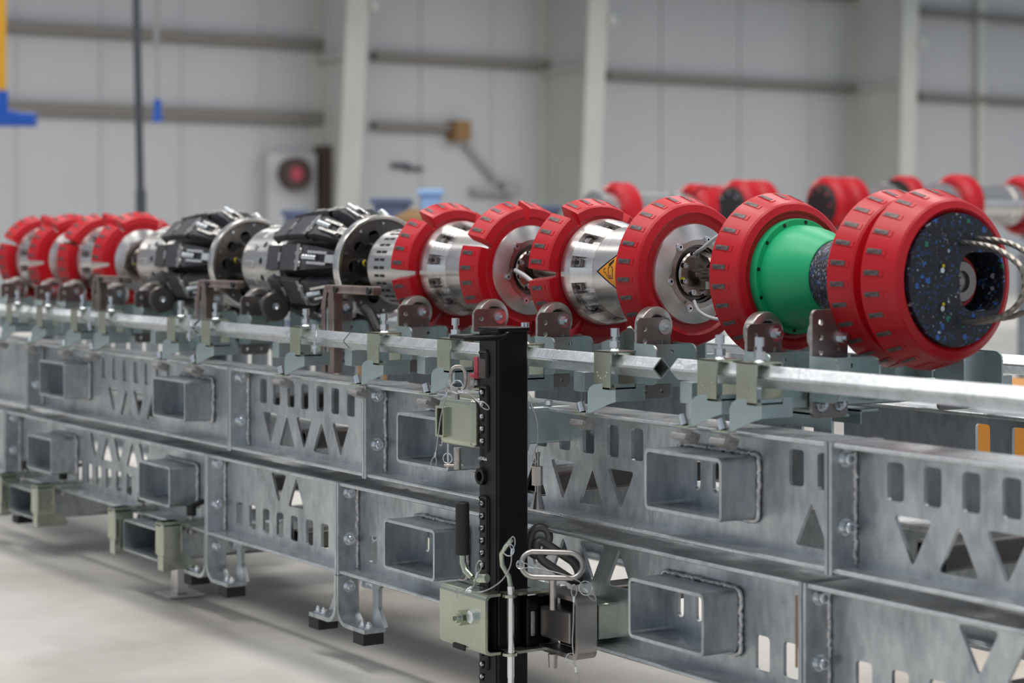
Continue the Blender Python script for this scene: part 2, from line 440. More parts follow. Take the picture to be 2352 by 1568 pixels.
# fittings on and before the wall
y, d = wallY(1062, 0.3); b = MB(); b.box(XW, XW + 0.35, y - 0.16, y + 0.16, ZD(322, d), ZD(277, d), 0.02)
solo('junction_box', b, 'brown', 'small brown box at the end of the short dark wall rail', 'box')
y0, d0 = wallY(1075, 0.2); y1, d1 = wallY(1165, 0.2)
b = MB(); b.tube([(XW + .1, y0, ZD(330, d0)), (XW + .1, y1 - .18, ZD(414, d1))], 0.055, 8)
solo('diagonal_duct', b, 'gbox', 'thin grey duct slanting down the wall from the brown box', 'pipe')
y, d = wallY(1172, 0.2); b = MB(); b.box(XW, XW + 0.3, y - 0.16, y + 0.16, ZD(447, d), ZD(418, d), 0.02)
b.box(XW, XW + 0.2, y - 0.75, y - 0.16, ZD(447, d), ZD(434, d), 0.01)
solo('wall_cabinet', b, 'gbox', 'grey wall box at the lower end of the slanting duct', 'box')
y, d = wallY(940, 0.2); b = MB(); b.box(XW, XW + 0.1, y - 0.26, y + 0.1, ZD(386, d), ZD(374, d), 0.03); b.box(XW, XW + 0.1, y + 0.0, y + 0.36, ZD(391, d), ZD(382, d), 0.02)
solo('wall_handle_rail', b, 'pole', 'small dark fitting on the white wall beside the widest column', 'fitting')
y, d = wallY(664, 0.2)
t = thing('hose_reel', 'dark oval hose reel with red centre hung on the wall panel', 'hose reel', (XW + 0.42, y, ZD(440, d)))
zc = ZD(400, d); b = MB(); b.lathe([(-.1, .27), (.1, .27), (.1, .13), (-.1, .13)], (XW + .42, y, zc), n=28); o = part('rim', b, 'dbrown', t)
b = MB(); b.lathe([(-.06, .02), (-.06, .12), (.06, .12), (.06, .02)], (XW + .42, y, zc), n=28); part('drum', b, 'pink', t)
y, d = wallY(685, 0.3); b = MB(); b.box(XW + .01, XW + 0.3, y - 0.55, wallY(728, .3)[0], 0, ZD(352, d), 0.01)
solo('side_door_panel', b, 'wall', 'pale tall wall casing below the lower wall rail, behind the hose reel', 'panel')
y, d = wallY(742, 0.4); b = MB(); b.box(XW + .1, XW + 0.5, y - 0.02, y + 0.18, 0, ZD(335, d), 0.01)
solo('downpipe', b, 'dbrown', 'dark brown upright pipe casing at the foot of the widest column', 'pipe')
# hanging things on the left
x, y = XY(316, 17); b = MB(); b.tube([(XY(306, 17)[0], XY(306, 17)[1], L(3.2)), (XY(324, 17)[0], XY(324, 17)[1], L(0.2))], 0.034, 10)
b.cyl((*XY(323.5, 17), L(0.42)), (*XY(324, 17), L(0.1)), 0.045)
solo('hanging_pole', b, 'pole', 'long dark grey pole hanging from above on the left', 'pole')
x, y = XY(362, 20)
t = thing('chain_hook', 'small blue hook block hanging on a thin chain before the wall', 'hook', (x, y, ZD(282, 20)))
b = MB(); b.tube([(x, y, ZD(245, 20)), (x - .02, y, ZD(-60, 20))], 0.012, 6); part('chain', b, 'gbox', t)
b = MB(); b.cyl((x, y, ZD(280, 20)), (x, y, ZD(240, 20)), 0.055, 0.03, 12); b.box(x - .03, x + .03, y - .03, y + .03, ZD(250, 20), ZD(228, 20), .01); part('block', b, 'blue', t)
b = MB(); b.cyl((*XY(360, 20.5), ZD(115, 20.5)), (*XY(360, 20.5), ZD(-60, 20.5)), 0.03, n=8)
solo('conduit', b, 'gbox', 'thin grey conduit hanging down at the top left, above the blue hook block', 'conduit')
x, y = XY(2, 18)
b = MB(); b.box(x - .06, x + .03, y - .04, y + .04, ZD(212, 18), ZD(-80, 18), .005)
solo('crane_strut', b, 'yellow', 'yellow crane strut at the top left edge of the picture', 'crane')
t = thing('chain_hoist', 'blue electric chain hoist under the yellow strut at left edge', 'hoist', (x, y, ZD(295, 18)))
b = MB(); xa, ya = XY(-30, 18); xb, yb = XY(40, 18); xc, yc = XY(82, 18)
b.cyl((xa, ya, ZD(272, 18)), (xb, yb, ZD(272, 18)), 0.075); part('gearbox', b, 'blue', t)
b = MB(); b.cyl((xb, yb, ZD(274, 18)), (xc, yc, ZD(275, 18)), 0.066, n=20); part('motor', b, 'blue', t)
b = MB(); b.box(x - .05, x + .07, y - .05, y + .05, ZD(262, 18), ZD(208, 18), .02); part('suspension_lug', b, 'blue', t)
# goods standing behind the rack
def crate(name, px0, px1, py0, d, m, label, cat, depth=0.5, bev=0.02):
    x0, y0 = XY(px0, d); x1, y1 = XY(px1, d)
    wd = math.hypot(x1 - x0, y1 - y0); a = math.atan2(y1 - y0, x1 - x0)
    mt = Matrix.Translation((x0, y0, 0)) @ Matrix.Rotation(a, 4, 'Z')
    b = MB(); b.box(0, wd, 0, depth, 0, ZD(py0, d), bev, mtx=mt)
    for k in range(3): b.box(-0.02, wd + .02, -0.02, depth + .02, ZD(py0, d) - .02 - .22 * k, ZD(py0, d) + .02 - .22 * k, 0.008, mtx=mt)
    return solo(name, b, m, label, cat)
crate('plastic_bin', 858, 932, 462, 12, 'slate', 'blurred slate blue bin behind the black sensor module', 'bin')
crate('machine_cover', 966, 1012, 441, 12.5, 'ltblue', 'pale blue upright cover poking above the red cups', 'cover', 0.12)
crate('blue_bin', 652, 700, 488, 14, 'slate', 'blurred blue bin beneath the hose reel on the left', 'bin')
t = MB(); x, y = XY(950, 11); t.lathe([(0, .02), (0, .42), (.72, .34), (L(0.12), .12), (L(0.17), .02)], (x, y, 0), ax='z', n=28, closed=False)
solo('cardboard_drum', t, 'brown', 'brown rounded drum seen between black module and red cups', 'drum')
crate('dark_cabinet', 1150, 1200, 486, 13, 'pole', 'dark cabinet behind the tallest gap between red cups', 'cabinet', .3)
crate('navy_toolbox', 1236, 1282, 478, 12, 'slate', 'navy box behind the red cups left of the warning diamond', 'box', .3)
# ------------------------------------------------------------------ the rack: galvanised beams
YF = 2.545                     # web of the near row of beams
YB = 3.235                     # web of the far row
YP = 2.89; ZP = L(-0.080)      # the tool's axis
def bolt_mb(p, ax=1, r=1.0):
    b = MB(); x, y, z = p; s = ax
    b.cyl((x, y, z), (x + s * .003, y, z), .0165 * r, n=20)
    prof = [(s * .003, .0002), (s * .003, .0115 * r), (s * .017, .0115 * r), (s * .019, .010 * r), (s * .019, .006 * r), (s * .009, .005 * r), (s * .009, .0002)]
    b.lathe(prof, (x, y, z), n=16, closed=False)
    return b
def wiggle(path, r, name, parent, closed=False, j=0.0020):
    pts = []
    for i in range(len(path) - (0 if closed else 1)):
        a = Vector(path[i]); c = Vector(path[(i + 1) % len(path)])
        n = max(1, int((c - a).length / 0.005))
        for k in range(n): pts.append(a.lerp(c, k / n) + Vector((random.uniform(-j, j), random.uniform(-j, j), random.uniform(-j, j))))
    b = MB(); b.tube(pts, r, 7, closed=closed); return part(name, b, 'weld', parent, ang=60)
def section(Xa, Xb, zt, zb, Yc, label, group, slots=(), tri=(), pockets=(), lower=False, plates=(True, True), feet=(False, False), detail=True):
    side = -1
    t = thing('steel_beam', label, 'beam', ((Xa + Xb) / 2, Yc, L(zb)), group)
    H = zt - zb
    outer = [(Xa, L(zb) + .008), (Xb, L(zb) + .008), (Xb, L(zt) - .008), (Xa, L(zt) - .008)]
    holes = []
    zc = L((zt + zb) / 2)
    def up(z): return (L(zb) + (L(zt) - z)) if lower else z       # lower beams carry the pattern upside down
    if lower: s0, s1, t0, t1 = L(-.776), L(-.846), L(-.752), L(-.667)
    else: s0, s1, t0, t1 = L(-.402), L(-.472), L(-.497), L(-.585)
    for x in slots:
        holes.append(rrect(x, (s0 + s1) / 2, .043, abs(s0 - s1), .008, 3))
    for (x, dn) in tri:
        hi, lo = max(t0, t1), min(t0, t1)
        hi, lo = (hi, lo)
        if dn: P = [(x - .048, hi), (x + .048, hi), (x, lo)]
        else: P = [(x - .048, lo), (x + .048, lo), (x, hi)]
        holes.append(rtri(P, .006))
    for xl in pockets:
        for dx in (.052, .112): holes.append(rrect(xl + dx, zc + .012, .020, .064, .0098, 4))
    b = MB(); b.plate(outer, holes, .008, (0, Yc + .004, 0)); part('web', b, 'galv', t)
    for (nm, z0, z1) in (('top_flange', zt - .010, zt), ('bottom_flange', zb, zb + .010)):
        b = MB(); b.box(Xa, Xb, Yc - .062, Yc + .062, L(z0), L(z1), .0045, seg=3); part(nm, b, 'galv2', t)  # lightened steel stands in for the brighter light on the flanges
    for k, X in enumerate((Xa, Xb)):
        if not plates[k]: continue
        sg = 1 if k == 0 else -1
        x0, x1 = (X + .001, X + .011) if k == 0 else (X - .011, X - .001)
        b = MB(); b.box(x0, x1, Yc - .066, Yc + .066, L(zb - .004), L(zt + .002), .003); ep = part('end_plate', b, 'galv', t)
        if detail:
            wiggle([(x1 + .001 if k == 0 else x0 - .001, Yc - .009, L(zb + .014)), (x1 + .001 if k == 0 else x0 - .001, Yc - .009, L(zt - .014))], .0045, 'weld_bead', t)
        xs = x1 if k == 0 else x0
        zz = ([-.667, -.790, -.915] if lower else [-.402, -.528])
        for z in zz:
            for yy in ((-.034,) if not detail else (-.034, .034)):
                if z < -.9 and not feet[k]: continue
                part('bolt', bolt_mb((xs, Yc + yy, L(z)), sg), 'bolt', t)
        if feet[k]:
            R = .05; th = .011
            def arc(r, flip):
                return [(X + sg * (.001 + R - r * math.cos(a)), L(-1.016) + R - r * math.sin(a)) for a in [PI / 2 * i / 6 for i in range(7)]]
            o_ = [(X + sg * .001, L(zb - .004))] + arc(R, 0) + [(X + sg * .155, L(-1.016)), (X + sg * .155, L(-1.016) + th)] + list(reversed(arc(R - th, 0))) + [(X + sg * .012, L(zb - .004))]
            if sg < 0: o_ = o_[::-1]
            for Y0 in (Yc - .004,):
                b = MB(); b.plate(o_, [], .062, (0, Y0, 0)); ft = part('foot_bracket', b, 'galv', t)
                gx = X + sg * .09
                gp = [(gx, L(zb) - .0), (gx + sg * .065, L(zb)), (gx + sg * .05, L(zb) - .012), (gx + sg * .030, L(zb) - .03), (gx + sg * .030, L(zb) - .075), (gx + sg * .062, L(-1.005)), (gx, L(-1.005))]
                if sg < 0: gp = gp[::-1]
                b = MB(); b.plate(gp, [], .012, (0, Yc + .006, 0)); part('gusset', b, 'galv', t)
                b = MB(); b.box(min(X + sg * .096, X + sg * .154), max(X + sg * .096, X + sg * .154), Yc - .068, Yc - .008, L(-1.046), L(-1.0165), .0015)
                part('rubber_pad', b, 'rubber', t)
                for dx in (.108, .140):
                    b = MB(); b.cyl((X + sg * dx, Yc - .045, L(-1.005)), (X + sg * dx, Yc - .045, L(-1.002)), .0115, n=16)
                    b.cyl((X + sg * dx, Yc - .045, L(-1.002)), (X + sg * dx, Yc - .045, L(-.993)), .008, n=6); b.cyl((X + sg * dx, Yc - .045, L(-.993)), (X + sg * dx, Yc - .045, L(-.988)), .0045, n=10)
                    part('bolt', b, 'bolt', t)
    for xl in pockets:
        cx = xl + .124; zz = zc + (.005 if not lower else .003)
        b = MB(); b.plate(rrect(cx, zz, .248, .124, .013, 4), [rrect(cx, zz, .234, .110, .007, 4)], .096, (0, Yc - .004, 0))
        part('fork_pocket', b, 'galv', t)
        if detail:
            wiggle([(p[0], Yc - .010, p[1]) for p in rrect(cx, zz, .256, .132, .015, 3)], .0048, 'weld_bead', t, closed=True)
    return t
UT, UB, LT, LB = -.372, -.612, -.640, -.881
XJ = [-8.9, -7.043, -5.317, -4.503, -2.743, -0.98]
A2 = 'upper row of galvanised beams'; B2 = 'lower row of galvanised beams'
xs = lambda *a: [XP(p, YF) for p in a]
G = lambda x0, n, p: [x0 + p * i for i in range(n)]
section(XJ[0], XJ[1], UT, UB, YF, 'galvanised upper beam at the far left edge of the rack', A2, pockets=(-8.0,))
section(XJ[1], XJ[2], UT, UB, YF, 'long upper galvanised beam with two fork pockets, under the red cups at left', A2,
        slots=G(-6.44, 6, .0925) + [-5.89, ] + [-5.40], tri=list(zip(G(-6.36, 4, .110), (1, 0, 1, 0))) + [], pockets=(-6.813, -5.799 + .0))
section(XJ[2], XJ[3], UT, UB, YF, 'short upper galvanised beam without fork pockets, below the black sensor modules', A2,
        slots=xs(608, 638, 671, 703, 738, 773, 809), tri=list(zip(xs(624, 662, 701, 741, 785), (1, 0, 1, 0, 1))))
section(XJ[3], XJ[4], UT, UB, YF, 'long upper galvanised beam passing behind the black post', A2,
        slots=[-3.867, -3.773, -3.681] + xs(1355, 1411, 1467) + xs(1833, 1899), tri=list(zip(xs(1232, 1296, 1361, 1429), (0, 1, 0, 1))) + [(xs(1868)[0], 0)], pockets=(-4.273, -3.256))
section(XJ[4], XJ[5], UT, UB, YF, 'upper galvanised beam running out of the picture on the right', A2,
        slots=G(-2.631, 8, .0925), tri=list(zip(G(-2.588, 8, .112), (1, 0) * 4)), pockets=(-1.5,))
XK = [-8.9, -7.286, -5.478, -4.653, -2.814, -0.98]
section(XK[0], XK[1], LT, LB, YF, 'galvanised lower beam at the far left edge of the rack', B2, lower=True, feet=(False, True))
section(XK[1], XK[2], LT, LB, YF, 'lower galvanised beam held by two clamped cross tubes at left', B2, lower=True, feet=(True, True),
        slots=xs(185, 208, 229, 252, 275, 299), tri=list(zip(xs(221, 248, 276, 306, 334), (1, 0, 1, 0, 1))), pockets=(-6.94, -5.913))
section(XK[2], XK[3], LT, LB, YF, 'short lower galvanised beam between two pairs of rubber feet', B2, lower=True, feet=(True, True),
        slots=xs(553, 583, 614, 646, 679, 714, 749), tri=[(xs(643)[0], 1), (xs(683)[0], 0)])
section(XK[3], XK[4], LT, LB, YF, 'long lower galvanised beam behind the zinc clamp and oval ring', B2, lower=True, feet=(True, False),
        slots=[xs(860)[0], -3.87, -3.78, -3.69] + xs(1755, 1820), tri=list(zip(xs(1232, 1297, 1363, 1425), (1, 0, 1, 0))), pockets=(-4.338, -3.311))
section(XK[4], XK[5], LT, LB, YF, 'lower galvanised beam cut by the bottom right corner of the picture', B2, lower=True,
        slots=G(xs(1988)[0], 8, .094), tri=list(zip(G(xs(2251)[0], 4, .112), (1, 0) * 2)), pockets=(-1.55,))
b = MB(); b.box(-2.8315, -2.8255, YF - .0665, YF - .0655, L(-.80), L(-.665)); 
solo('rust_streak', b, M['brown'], 'orange brown rust strip on the edge of the right lower joint plate', 'rust')
# far row, seen through the holes and at the right
A3 = 'far upper row of galvanised beams'; B3 = 'far lower row of galvanised beams'
for i in range(5):
    section(XJ[i], XJ[i + 1], UT, UB, YB, ['far upper beam at the left edge, behind the front row', 'far upper beam seen through the left lattice', 'short far upper beam behind the sensor modules', 'far upper beam behind the black post', 'far upper dark beam with orange showing through its slots'][i], A3,
            slots=([-2.5, -2.1, -1.7] if i == 4 else [XP(2260, 3.235), XP(2345, 3.235), XP(1858, 3.235), XP(1927, 3.235), -3.9, -4.1] if i == 3 else G(XJ[i] + .12, int((XJ[i + 1] - XJ[i] - .2) / .17), .17)), tri=[], detail=False)
    section(XK[i], XK[i + 1], LT, LB, YB, ['far lower beam at the left edge, behind the front row', 'far lower beam seen under the left cross tubes', 'short far lower beam between rubber feet', 'far lower beam behind the lower zinc clamp', 'far lower beam at the right of the rack'][i], B3, lower=True, detail=False,
            slots=G(XK[i] + .12, int((XK[i + 1] - XK[i] - .2) / .12), .12))
# ladder tubes joining the two rows
for (x, lab) in ((-6.2, 'left of the sensor modules'), (-5.0, 'under the sensor modules'), (-3.83, 'left of the right fork pocket'), (-2.55, 'at the right end')):
    for (z, nm) in ((-.56, 'upper'), (-.84, 'lower')):
        b = MB(); b.plate(rrect(x, L(z), .08, .05, .008, 3), [rrect(x, L(z), .07, .04, .004, 3)], YB - YF - .01, (0, YB - .005, 0))
        solo('cross_tube', b, 'dsteel', '%s dark cross tube joining both beam rows, %s' % (nm, lab), 'tube', 'cross tubes between the beam rows')
# outriggers under the lower beams, each with two clamps and a leg
def outrigger(x0, lab, leg):
    t = thing('cross_tube', lab, 'tube', (x0 + .145, 2.7, L(-.99)), 'wide tubes clamped under the rack')
    b = MB(); b.plate(rrect(x0 + .145, L(-.936), .29, .100, .012, 4), [rrect(x0 + .145, L(-.936), .276, .086, .008, 4)], 1.0, (0, 3.42, 0)); part('tube', b, 'galv', t)
    if leg:
        b = MB(); b.box(x0 + .12, x0 + .17, 2.53, 2.57, 0.008, L(-.986), .004); part('leg', b, 'alu', t)
        b = MB(); b.box(x0 + .085, x0 + .205, 2.49, 2.61, 0, .008, .002); part('base_plate', b, 'alu', t)
def toolclamp(x, lab):
    t = thing('beam_clamp', lab, 'clamp', (x, 2.42, L(-.995)), 'yellow zinc clamps on the lower beam')
    b = MB()
    b.box(x - .030, x + .026, 2.392, 2.462, L(-.958), L(-.853), .009, seg=3)
    b.box(x - .030, x + .026, 2.392, 2.545, L(-.872), L(-.853), .006)
    b.plate([(2.397, L(-.940)), (2.397, L(-1.0)), (2.50, L(-1.0)), (2.512, L(-.990)), (2.458, L(-.940))], [], .040, (x - .016, 0, 0), (0, 1, 0), (0, 0, 1))
    part('jaw', b, 'zinc', t)
    b = MB(); b.cyl((x, 2.50, L(-.90)), (x, 2.50, L(-.83)), .008, n=14); b.cyl((x, 2.50, L(-.875)), (x, 2.50, L(-.895)), .013, .018, n=14); part('screw', b, 'stedge', t)
    b = MB(); b.cyl((x, 2.50, L(-.842)), (x, 2.50, L(-.812)), .015, n=14); b.box(-.011, .011, 0, .075, -.006, .006, .004, mtx=Matrix.Translation((x, 2.50, L(-.812))) @ Matrix.Rotation(math.radians(14), 4, 'X')); part('lever', b, 'rubber', t)
outrigger(-5.975, 'wide galvanised tube clamped across beneath the beam, right of the two', True)
outrigger(-7.066, 'wide galvanised tube clamped across beneath the beam at the left edge', False)
toolclamp(-5.628, 'yellow zinc clamp with black lever on the right side of the right cross tube')
toolclamp(-6.012, 'yellow zinc clamp hooked at the left side of the right cross tube')
toolclamp(-6.725, 'yellow zinc clamp with black lever on the right side of the left cross tube')
toolclamp(-7.105, 'yellow zinc clamp at the left side of the left cross tube')
# ------------------------------------------------------------------ diamond rails
def diamond(x0, x1, Y, z, label, g):
    h = .0226; r = .0040
    def dia(q): return [(q * math.cos(a) * 1.0, q * math.sin(a)) for a in ()]
    sq = rrect(0, 0, .0335, .0335, .005, 3); si = rrect(0, 0, .0275, .0275, .002, 3)
    rot = lambda P: [((p[0] - p[1]) * .7071, (p[0] + p[1]) * .7071) for p in P]
    b = MB(); b.plate(rot(sq), [rot(si)], x1 - x0, (x0, Y, L(z)), (0, 1, 0), (0, 0, 1))
    return solo('square_rail', b, 'galv2', label, 'rail', g)
GR = 'near square rails set on edge'
ZR = -.2655
RJ = [-8.8, XP(75, 2.5), XP(460, 2.5), XP(806, 2.5)]
diamond(RJ[0], RJ[1] - .004, 2.5, ZR, 'galvanised square rail at the far left end of the rack', GR)
diamond(RJ[1] + .008, RJ[2] - .014, 2.5, ZR, 'galvanised square rail under the left red cups', GR)
diamond(RJ[2] + .004, RJ[3] - .003, 2.5, ZR, 'galvanised square rail below the black sensor modules', GR)
diamond(RJ[3] + .003, XP(1499, 2.477), 2.5, ZR, 'galvanised square rail behind the black post, its open end at right', GR)
diamond(XP(1538, 2.477), -1.3, 2.5, ZR + .002, 'galvanised square rail running out of the picture at right', GR)
for i, (a, c) in enumerate(((-8.8, -6.4), (-6.39, -4.9), (-4.89, -3.28), (XP(2236, 3.28), -1.2))):
    diamond(a, c, 3.28, ZR - .006, ['far square rail behind the left red cups', 'far square rail behind the sensor modules', 'far square rail behind the silver housings', 'far square rail starting right of the fleck nosed disc'][i], 'far square rails set on edge')
# ------------------------------------------------------------------ rail clamps
def rail_clamp(xc, label, Y=2.5, sg=1, group='zinc clamps holding the near rail'):
    t = thing('rail_clamp', label, 'clamp', (xc, Y, L(-.40)), group)
    f = lambda a, c: (min(Y + sg * a, Y + sg * c), max(Y + sg * a, Y + sg * c))
    b = MB()
    b.box(xc - .03, xc + .03, *f(-.034, -.030), L(-.318), L(-.236), .0012)
    b.box(xc - .03, xc + .03, *f(-.034, .034), L(-.240), L(-.236), .0012)
    b.box(xc - .03, xc + .03, *f(.030, .034), L(-.318), L(-.236), .0012)
    b.box(xc - .03, xc + .03, *f(-.034, .034), L(-.318), L(-.312), .0012)
    for k in range(6):
        a = PI + PI * k / 5
        b.cyl((xc + .017 * math.cos(a), Y - sg * .034, L(-.282) + .013 * math.sin(a)), (xc + .017 * math.cos(a), Y - sg * .0358, L(-.282) + .013 * math.sin(a)), .0026, .0012, n=8)
    part('saddle', b, 'zinc', t)
    x1 = xc + .030
    b = MB()
    b.plate([(Y - sg * .020, L(-.306)), (Y - sg * .020, L(-.343)), (Y + sg * .058, L(-.343)), (Y + sg * .058, L(-.306))][::sg], [], .004, (x1 - .004, 0, 0), (0, 1, 0), (0, 0, 1))
    D = Vector((-.060, -sg * .030, 0)); ln = D.length; D = D / ln
    fp = [(0, L(-.306)), (0, L(-.343)), (ln * .3, L(-.350)), (ln, L(-.372)), (ln, L(-.326)), (ln * .93, L(-.314)), (ln * .78, L(-.308)), (ln * .6, L(-.306))]
    b.plate(fp, [], .004, (x1, Y - sg * .020, 0), tuple(D), (0, 0, 1))
    part('wing', b, 'zblue', t)
    xq, yq = xc - .052, Y - sg * .047
    b = MB(); b.box(xq - .022, xq + .026, yq - .012, yq + .012, L(-.373), L(-.369), .001); part('lip', b, 'zinc', t)
    mt = Matrix.Translation((xq, yq, L(-.392))) @ Matrix.Rotation(math.radians(-22), 4, 'X')
    b = MB(); b.box(-.024, .024, -.018, .018, -.010, .002, .002, mtx=mt); b.box(-.018, .018, -.004, .024, -.002, .014, .002, mtx=mt)
    part('wedge_block', b, 'stedge', t)
    b = MB(); b.cyl((xq, yq, L(-.369)), (xq - .009, yq, L(-.349)), .0088, n=16); b.lathe([(0, .0001), (.0, .003), (.001, .004)], (0, 0, 0), ax='z', n=6, closed=False) if False else None
    part('hook_bolt', b, 'bolt', t)
    b = MB(); b.cyl((xc, Y, L(-.245)), (xc, Y, L(-.205)), .0055, n=14); b.cyl((xc, Y, L(-.206)), (xc, Y, L(-.189)), .0095, n=18)
    b.lathe([(0, .0062), (.0002, .003), (-.008, .003)], (xc, Y, L(-.189)), ax='z', n=6, closed=False)
    part('set_screw', b, 'bolt', t)
    b = MB(); b.cyl((xc, Y, L(-.230)), (xc, Y, L(-.216)), .0115, n=6); b.cyl((xc, Y, L(-.236)), (xc, Y, L(-.232)), .012, .009, n=14); part('nut', b, 'bolt', t)
    return t
CL = [(40, 'leftmost zinc rail clamp under the red cups'), (110, 'second zinc rail clamp from the left edge'), (190, 'third zinc rail clamp from the left edge'),
      (255, 'fourth zinc rail clamp from the left, below the last left red cup'), (415, 'zinc rail clamp below the left sensor module, left of a pair'),
      (495, 'zinc rail clamp below the left sensor module, right of a pair'), (702, 'zinc rail clamp below the right sensor module'),
      (882, 'zinc rail clamp just right of the rail joint, below the slotted drum'), (1045, 'zinc rail clamp directly left of the black post'),
      (1205, 'zinc rail clamp hidden behind the black post'), (1411, 'zinc rail clamp left of the open rail end'),
      (1652, 'left of two close zinc rail clamps under the green cone'), (1743, 'right of two close zinc rail clamps under the green cone')]
for px, lab in CL:
    rail_clamp(XP(px, 2.5) + .002, lab)
for x, lab in ((-5.9, 'far zinc rail clamp behind the left sensor module'), (-4.3, 'far zinc rail clamp behind the silver housing'), (-3.62, 'far zinc rail clamp behind the plain red disc'), (XP(2205, 3.28), 'far zinc rail clamp below the fleck nosed red discs')):
    rail_clamp(x, lab, 3.28, -1, 'zinc clamps holding the far rail')
# rail screws at the joints (clip bolts)
for px, lab in ((205, 'small bright screw under the rail joint at far left'), (434, 'small bright clip screw at the rail joint left of the sensor module'), (722, 'small bright clip screw at the rail joint right of the sensor module clamp')):
    x = XP(px, 2.46)
    b = MB(); b.cyl((x, 2.462, L(-.305)), (x, 2.462, L(-.238)), .0045, n=12); b.cyl((x, 2.462, L(-.240)), (x, 2.462, L(-.226)), .009, n=14); b.cyl((x, 2.462, L(-.292)), (x, 2.462, L(-.283)), .010, n=6)
    b.box(x - .02, x + .05, 2.452, 2.474, L(-.262), L(-.259)); b.box(x - .02, x + .05, 2.452, 2.474, L(-.272), L(-.269))
    solo('clip_screw', b, 'bolt', lab, 'screw')
# ------------------------------------------------------------------ the inspection tool, module by module (axis along x)
def rot_to(a): return (PI / 2 - math.radians(a), 0, 0)     # a part built pointing up, turned to angle a (0 = viewer's side, 90 = up)
R0 = .183
SL = math.atan(.0185 / .056)      # the tread is a shallow cone
CUPP = [(0, .158), (0, R0 - .002), (.002, R0), (.056, R0 - .018), (.060, R0 - .022), (.063, .140), (.058, .124), (.040, .124), (.024, .145)]
def DISCP(w, ri=.10): return [(0, ri), (0, R0 - .002), (.002, R0), (.056 + w, R0 - .018 - w * .33), (.060 + w, R0 - .022 - w * .33), (.066 + w, .143), (.063 + w, .139), (.060 + w, .136), (.057 + w, max(.118, ri + .001)), (.057 + w, ri)]
stud_me = None
def studs(parent, x, angs, h0=.012, width=.083):
    global stud_me
    if stud_me is None:
        b = MB(); b.box(-.0165, .0165, -.0052, .0052, -.0010, .0009, .0003)
        stud_me = b.done('wear_stud'); stud_me.materials.append(M['stud'])
    for a in angs:
        o = bpy.data.objects.new('wear_stud', stud_me); COL.objects.link(o); o.parent = parent
        ca, sa = math.cos(math.radians(a)), math.sin(math.radians(a))
        rr = R0 - .0066; o.location = (x + .024, -rr * ca, rr * sa); o.rotation_mode = 'XYZ'; o.rotation_euler = (Matrix.Rotation(rot_to(a)[0], 4, 'X') @ Matrix.Rotation(SL, 4, 'Y')).to_euler()
def pads(b, x, angs):
    for a in angs:
        mt = Matrix.Rotation(rot_to(a)[0], 4, 'X') @ Matrix.Translation((x, 0, R0 + .0008)) @ Matrix.Rotation(SL, 4, 'Y')
        b.box(.005, .050, -.0064, .0064, -.004, .0008, mtx=mt)
SA = [360 / 26 * k + 4 for k in range(26)]
def full_disc(root, x, off=0, w=0.0, ri=.10):
    b = MB(); b.lathe(DISCP(w, ri), (x, 0, 0), n=96); aa = [a + off for a in SA]; pads(b, x, aa)
    o = part('red_disc', b, 'red', root, ang=20)
    studs(o, x, [a for a in aa if -75 < (a + 180) % 360 - 180 < 150])
    return o
def cup(root, x, rot, gap=8.5):
    b = MB(); b.lathe([(.045, .10), (.045, .128), (.050, .134), (.061, .134), (.061, .10)], (x, 0, 0), n=72)
    o = part('cup_ring', b, 'red', root, ang=20)
    for k in range(6):
        a0 = rot + 60 * k + gap / 2; a1 = rot + 60 * (k + 1) - gap / 2
        b = MB(); N = 14; rings = []
        for i in range(N + 1):
            ring = []
            for (t_, r) in CUPP:
                g_ = gap * (.35 + .85 * (r - .12) / .063) / 2          # the slot between petals is a V
                an = math.radians(rot + 60 * k + g_ + (60 - 2 * g_) * i / N)
                ring.append(b.bm.verts.new((x + t_, -r * math.cos(an), r * math.sin(an))))
            rings.append(ring)
        m_ = len(CUPP)
        for i in range(N):
            for j in range(m_): b.bm.faces.new((rings[i][j], rings[i][(j + 1) % m_], rings[i + 1][(j + 1) % m_], rings[i + 1][j]))
        b.bm.faces.new(rings[0]); b.bm.faces.new(list(reversed(rings[-1])))
        aa = [a0 + (a1 - a0) * f for f in (.125, .375, .625, .875)]; pads(b, x, aa)
        p = part('petal', b, 'red', o, ang=20)
        studs(p, x, [a for a in aa if -75 < (a + 180) % 360 - 180 < 150])
    return o
def ribbed_housing(root, x, x1, flip=False):
    """Round housing: plain lip, ring of milled pockets between ribs, then a plain drum."""
    b = MB()
    b.lathe([(0, .09), (0, .129), (.004, .131), (.018, .131), (.022, .130), (.040, .128), (.040, .09)], (x, 0, 0), n=96)
    b.lathe([(.038, .09), (.038, .108), (.108, .100), (.125, .09)], (x, 0, 0), n=72)
    b.lathe([(.108, .09), (.108, .112), (.116, .113), (x1 - x, .110), (x1 - x, .09)], (x, 0, 0), n=96)
    o = part('housing', b, 'turned', root)
    for k in range(12):
        a = 27 + 30 * k
        b = MB(); b.lathe([(.038, .100), (.038, .1285), (.050, .1265), (.110, .1125), (.116, .10)], (x, 0, 0), n=180, a0=a - 8.5, a1=a + 8.5)
        part('rib', b, 'alu', o)
        b = MB()
        mt = Matrix.Rotation(rot_to(a + 15)[0], 4, 'X') @ Matrix.Translation((x + .05, 0, .106))
        b.box(-.008, .012, -.010, .010, 0, .010, .002, mtx=mt)
        part('screw_seat', b, 'stain', o)
        b = MB(); p0 = mt @ Vector((-.0, 0, .010)); p1 = mt @ Vector((0, 0, .0115)); b.cyl(p0, p1, .0055, n=12)
        part('screw', b, 'dark' if k % 3 else 'bolt', o)
    return o
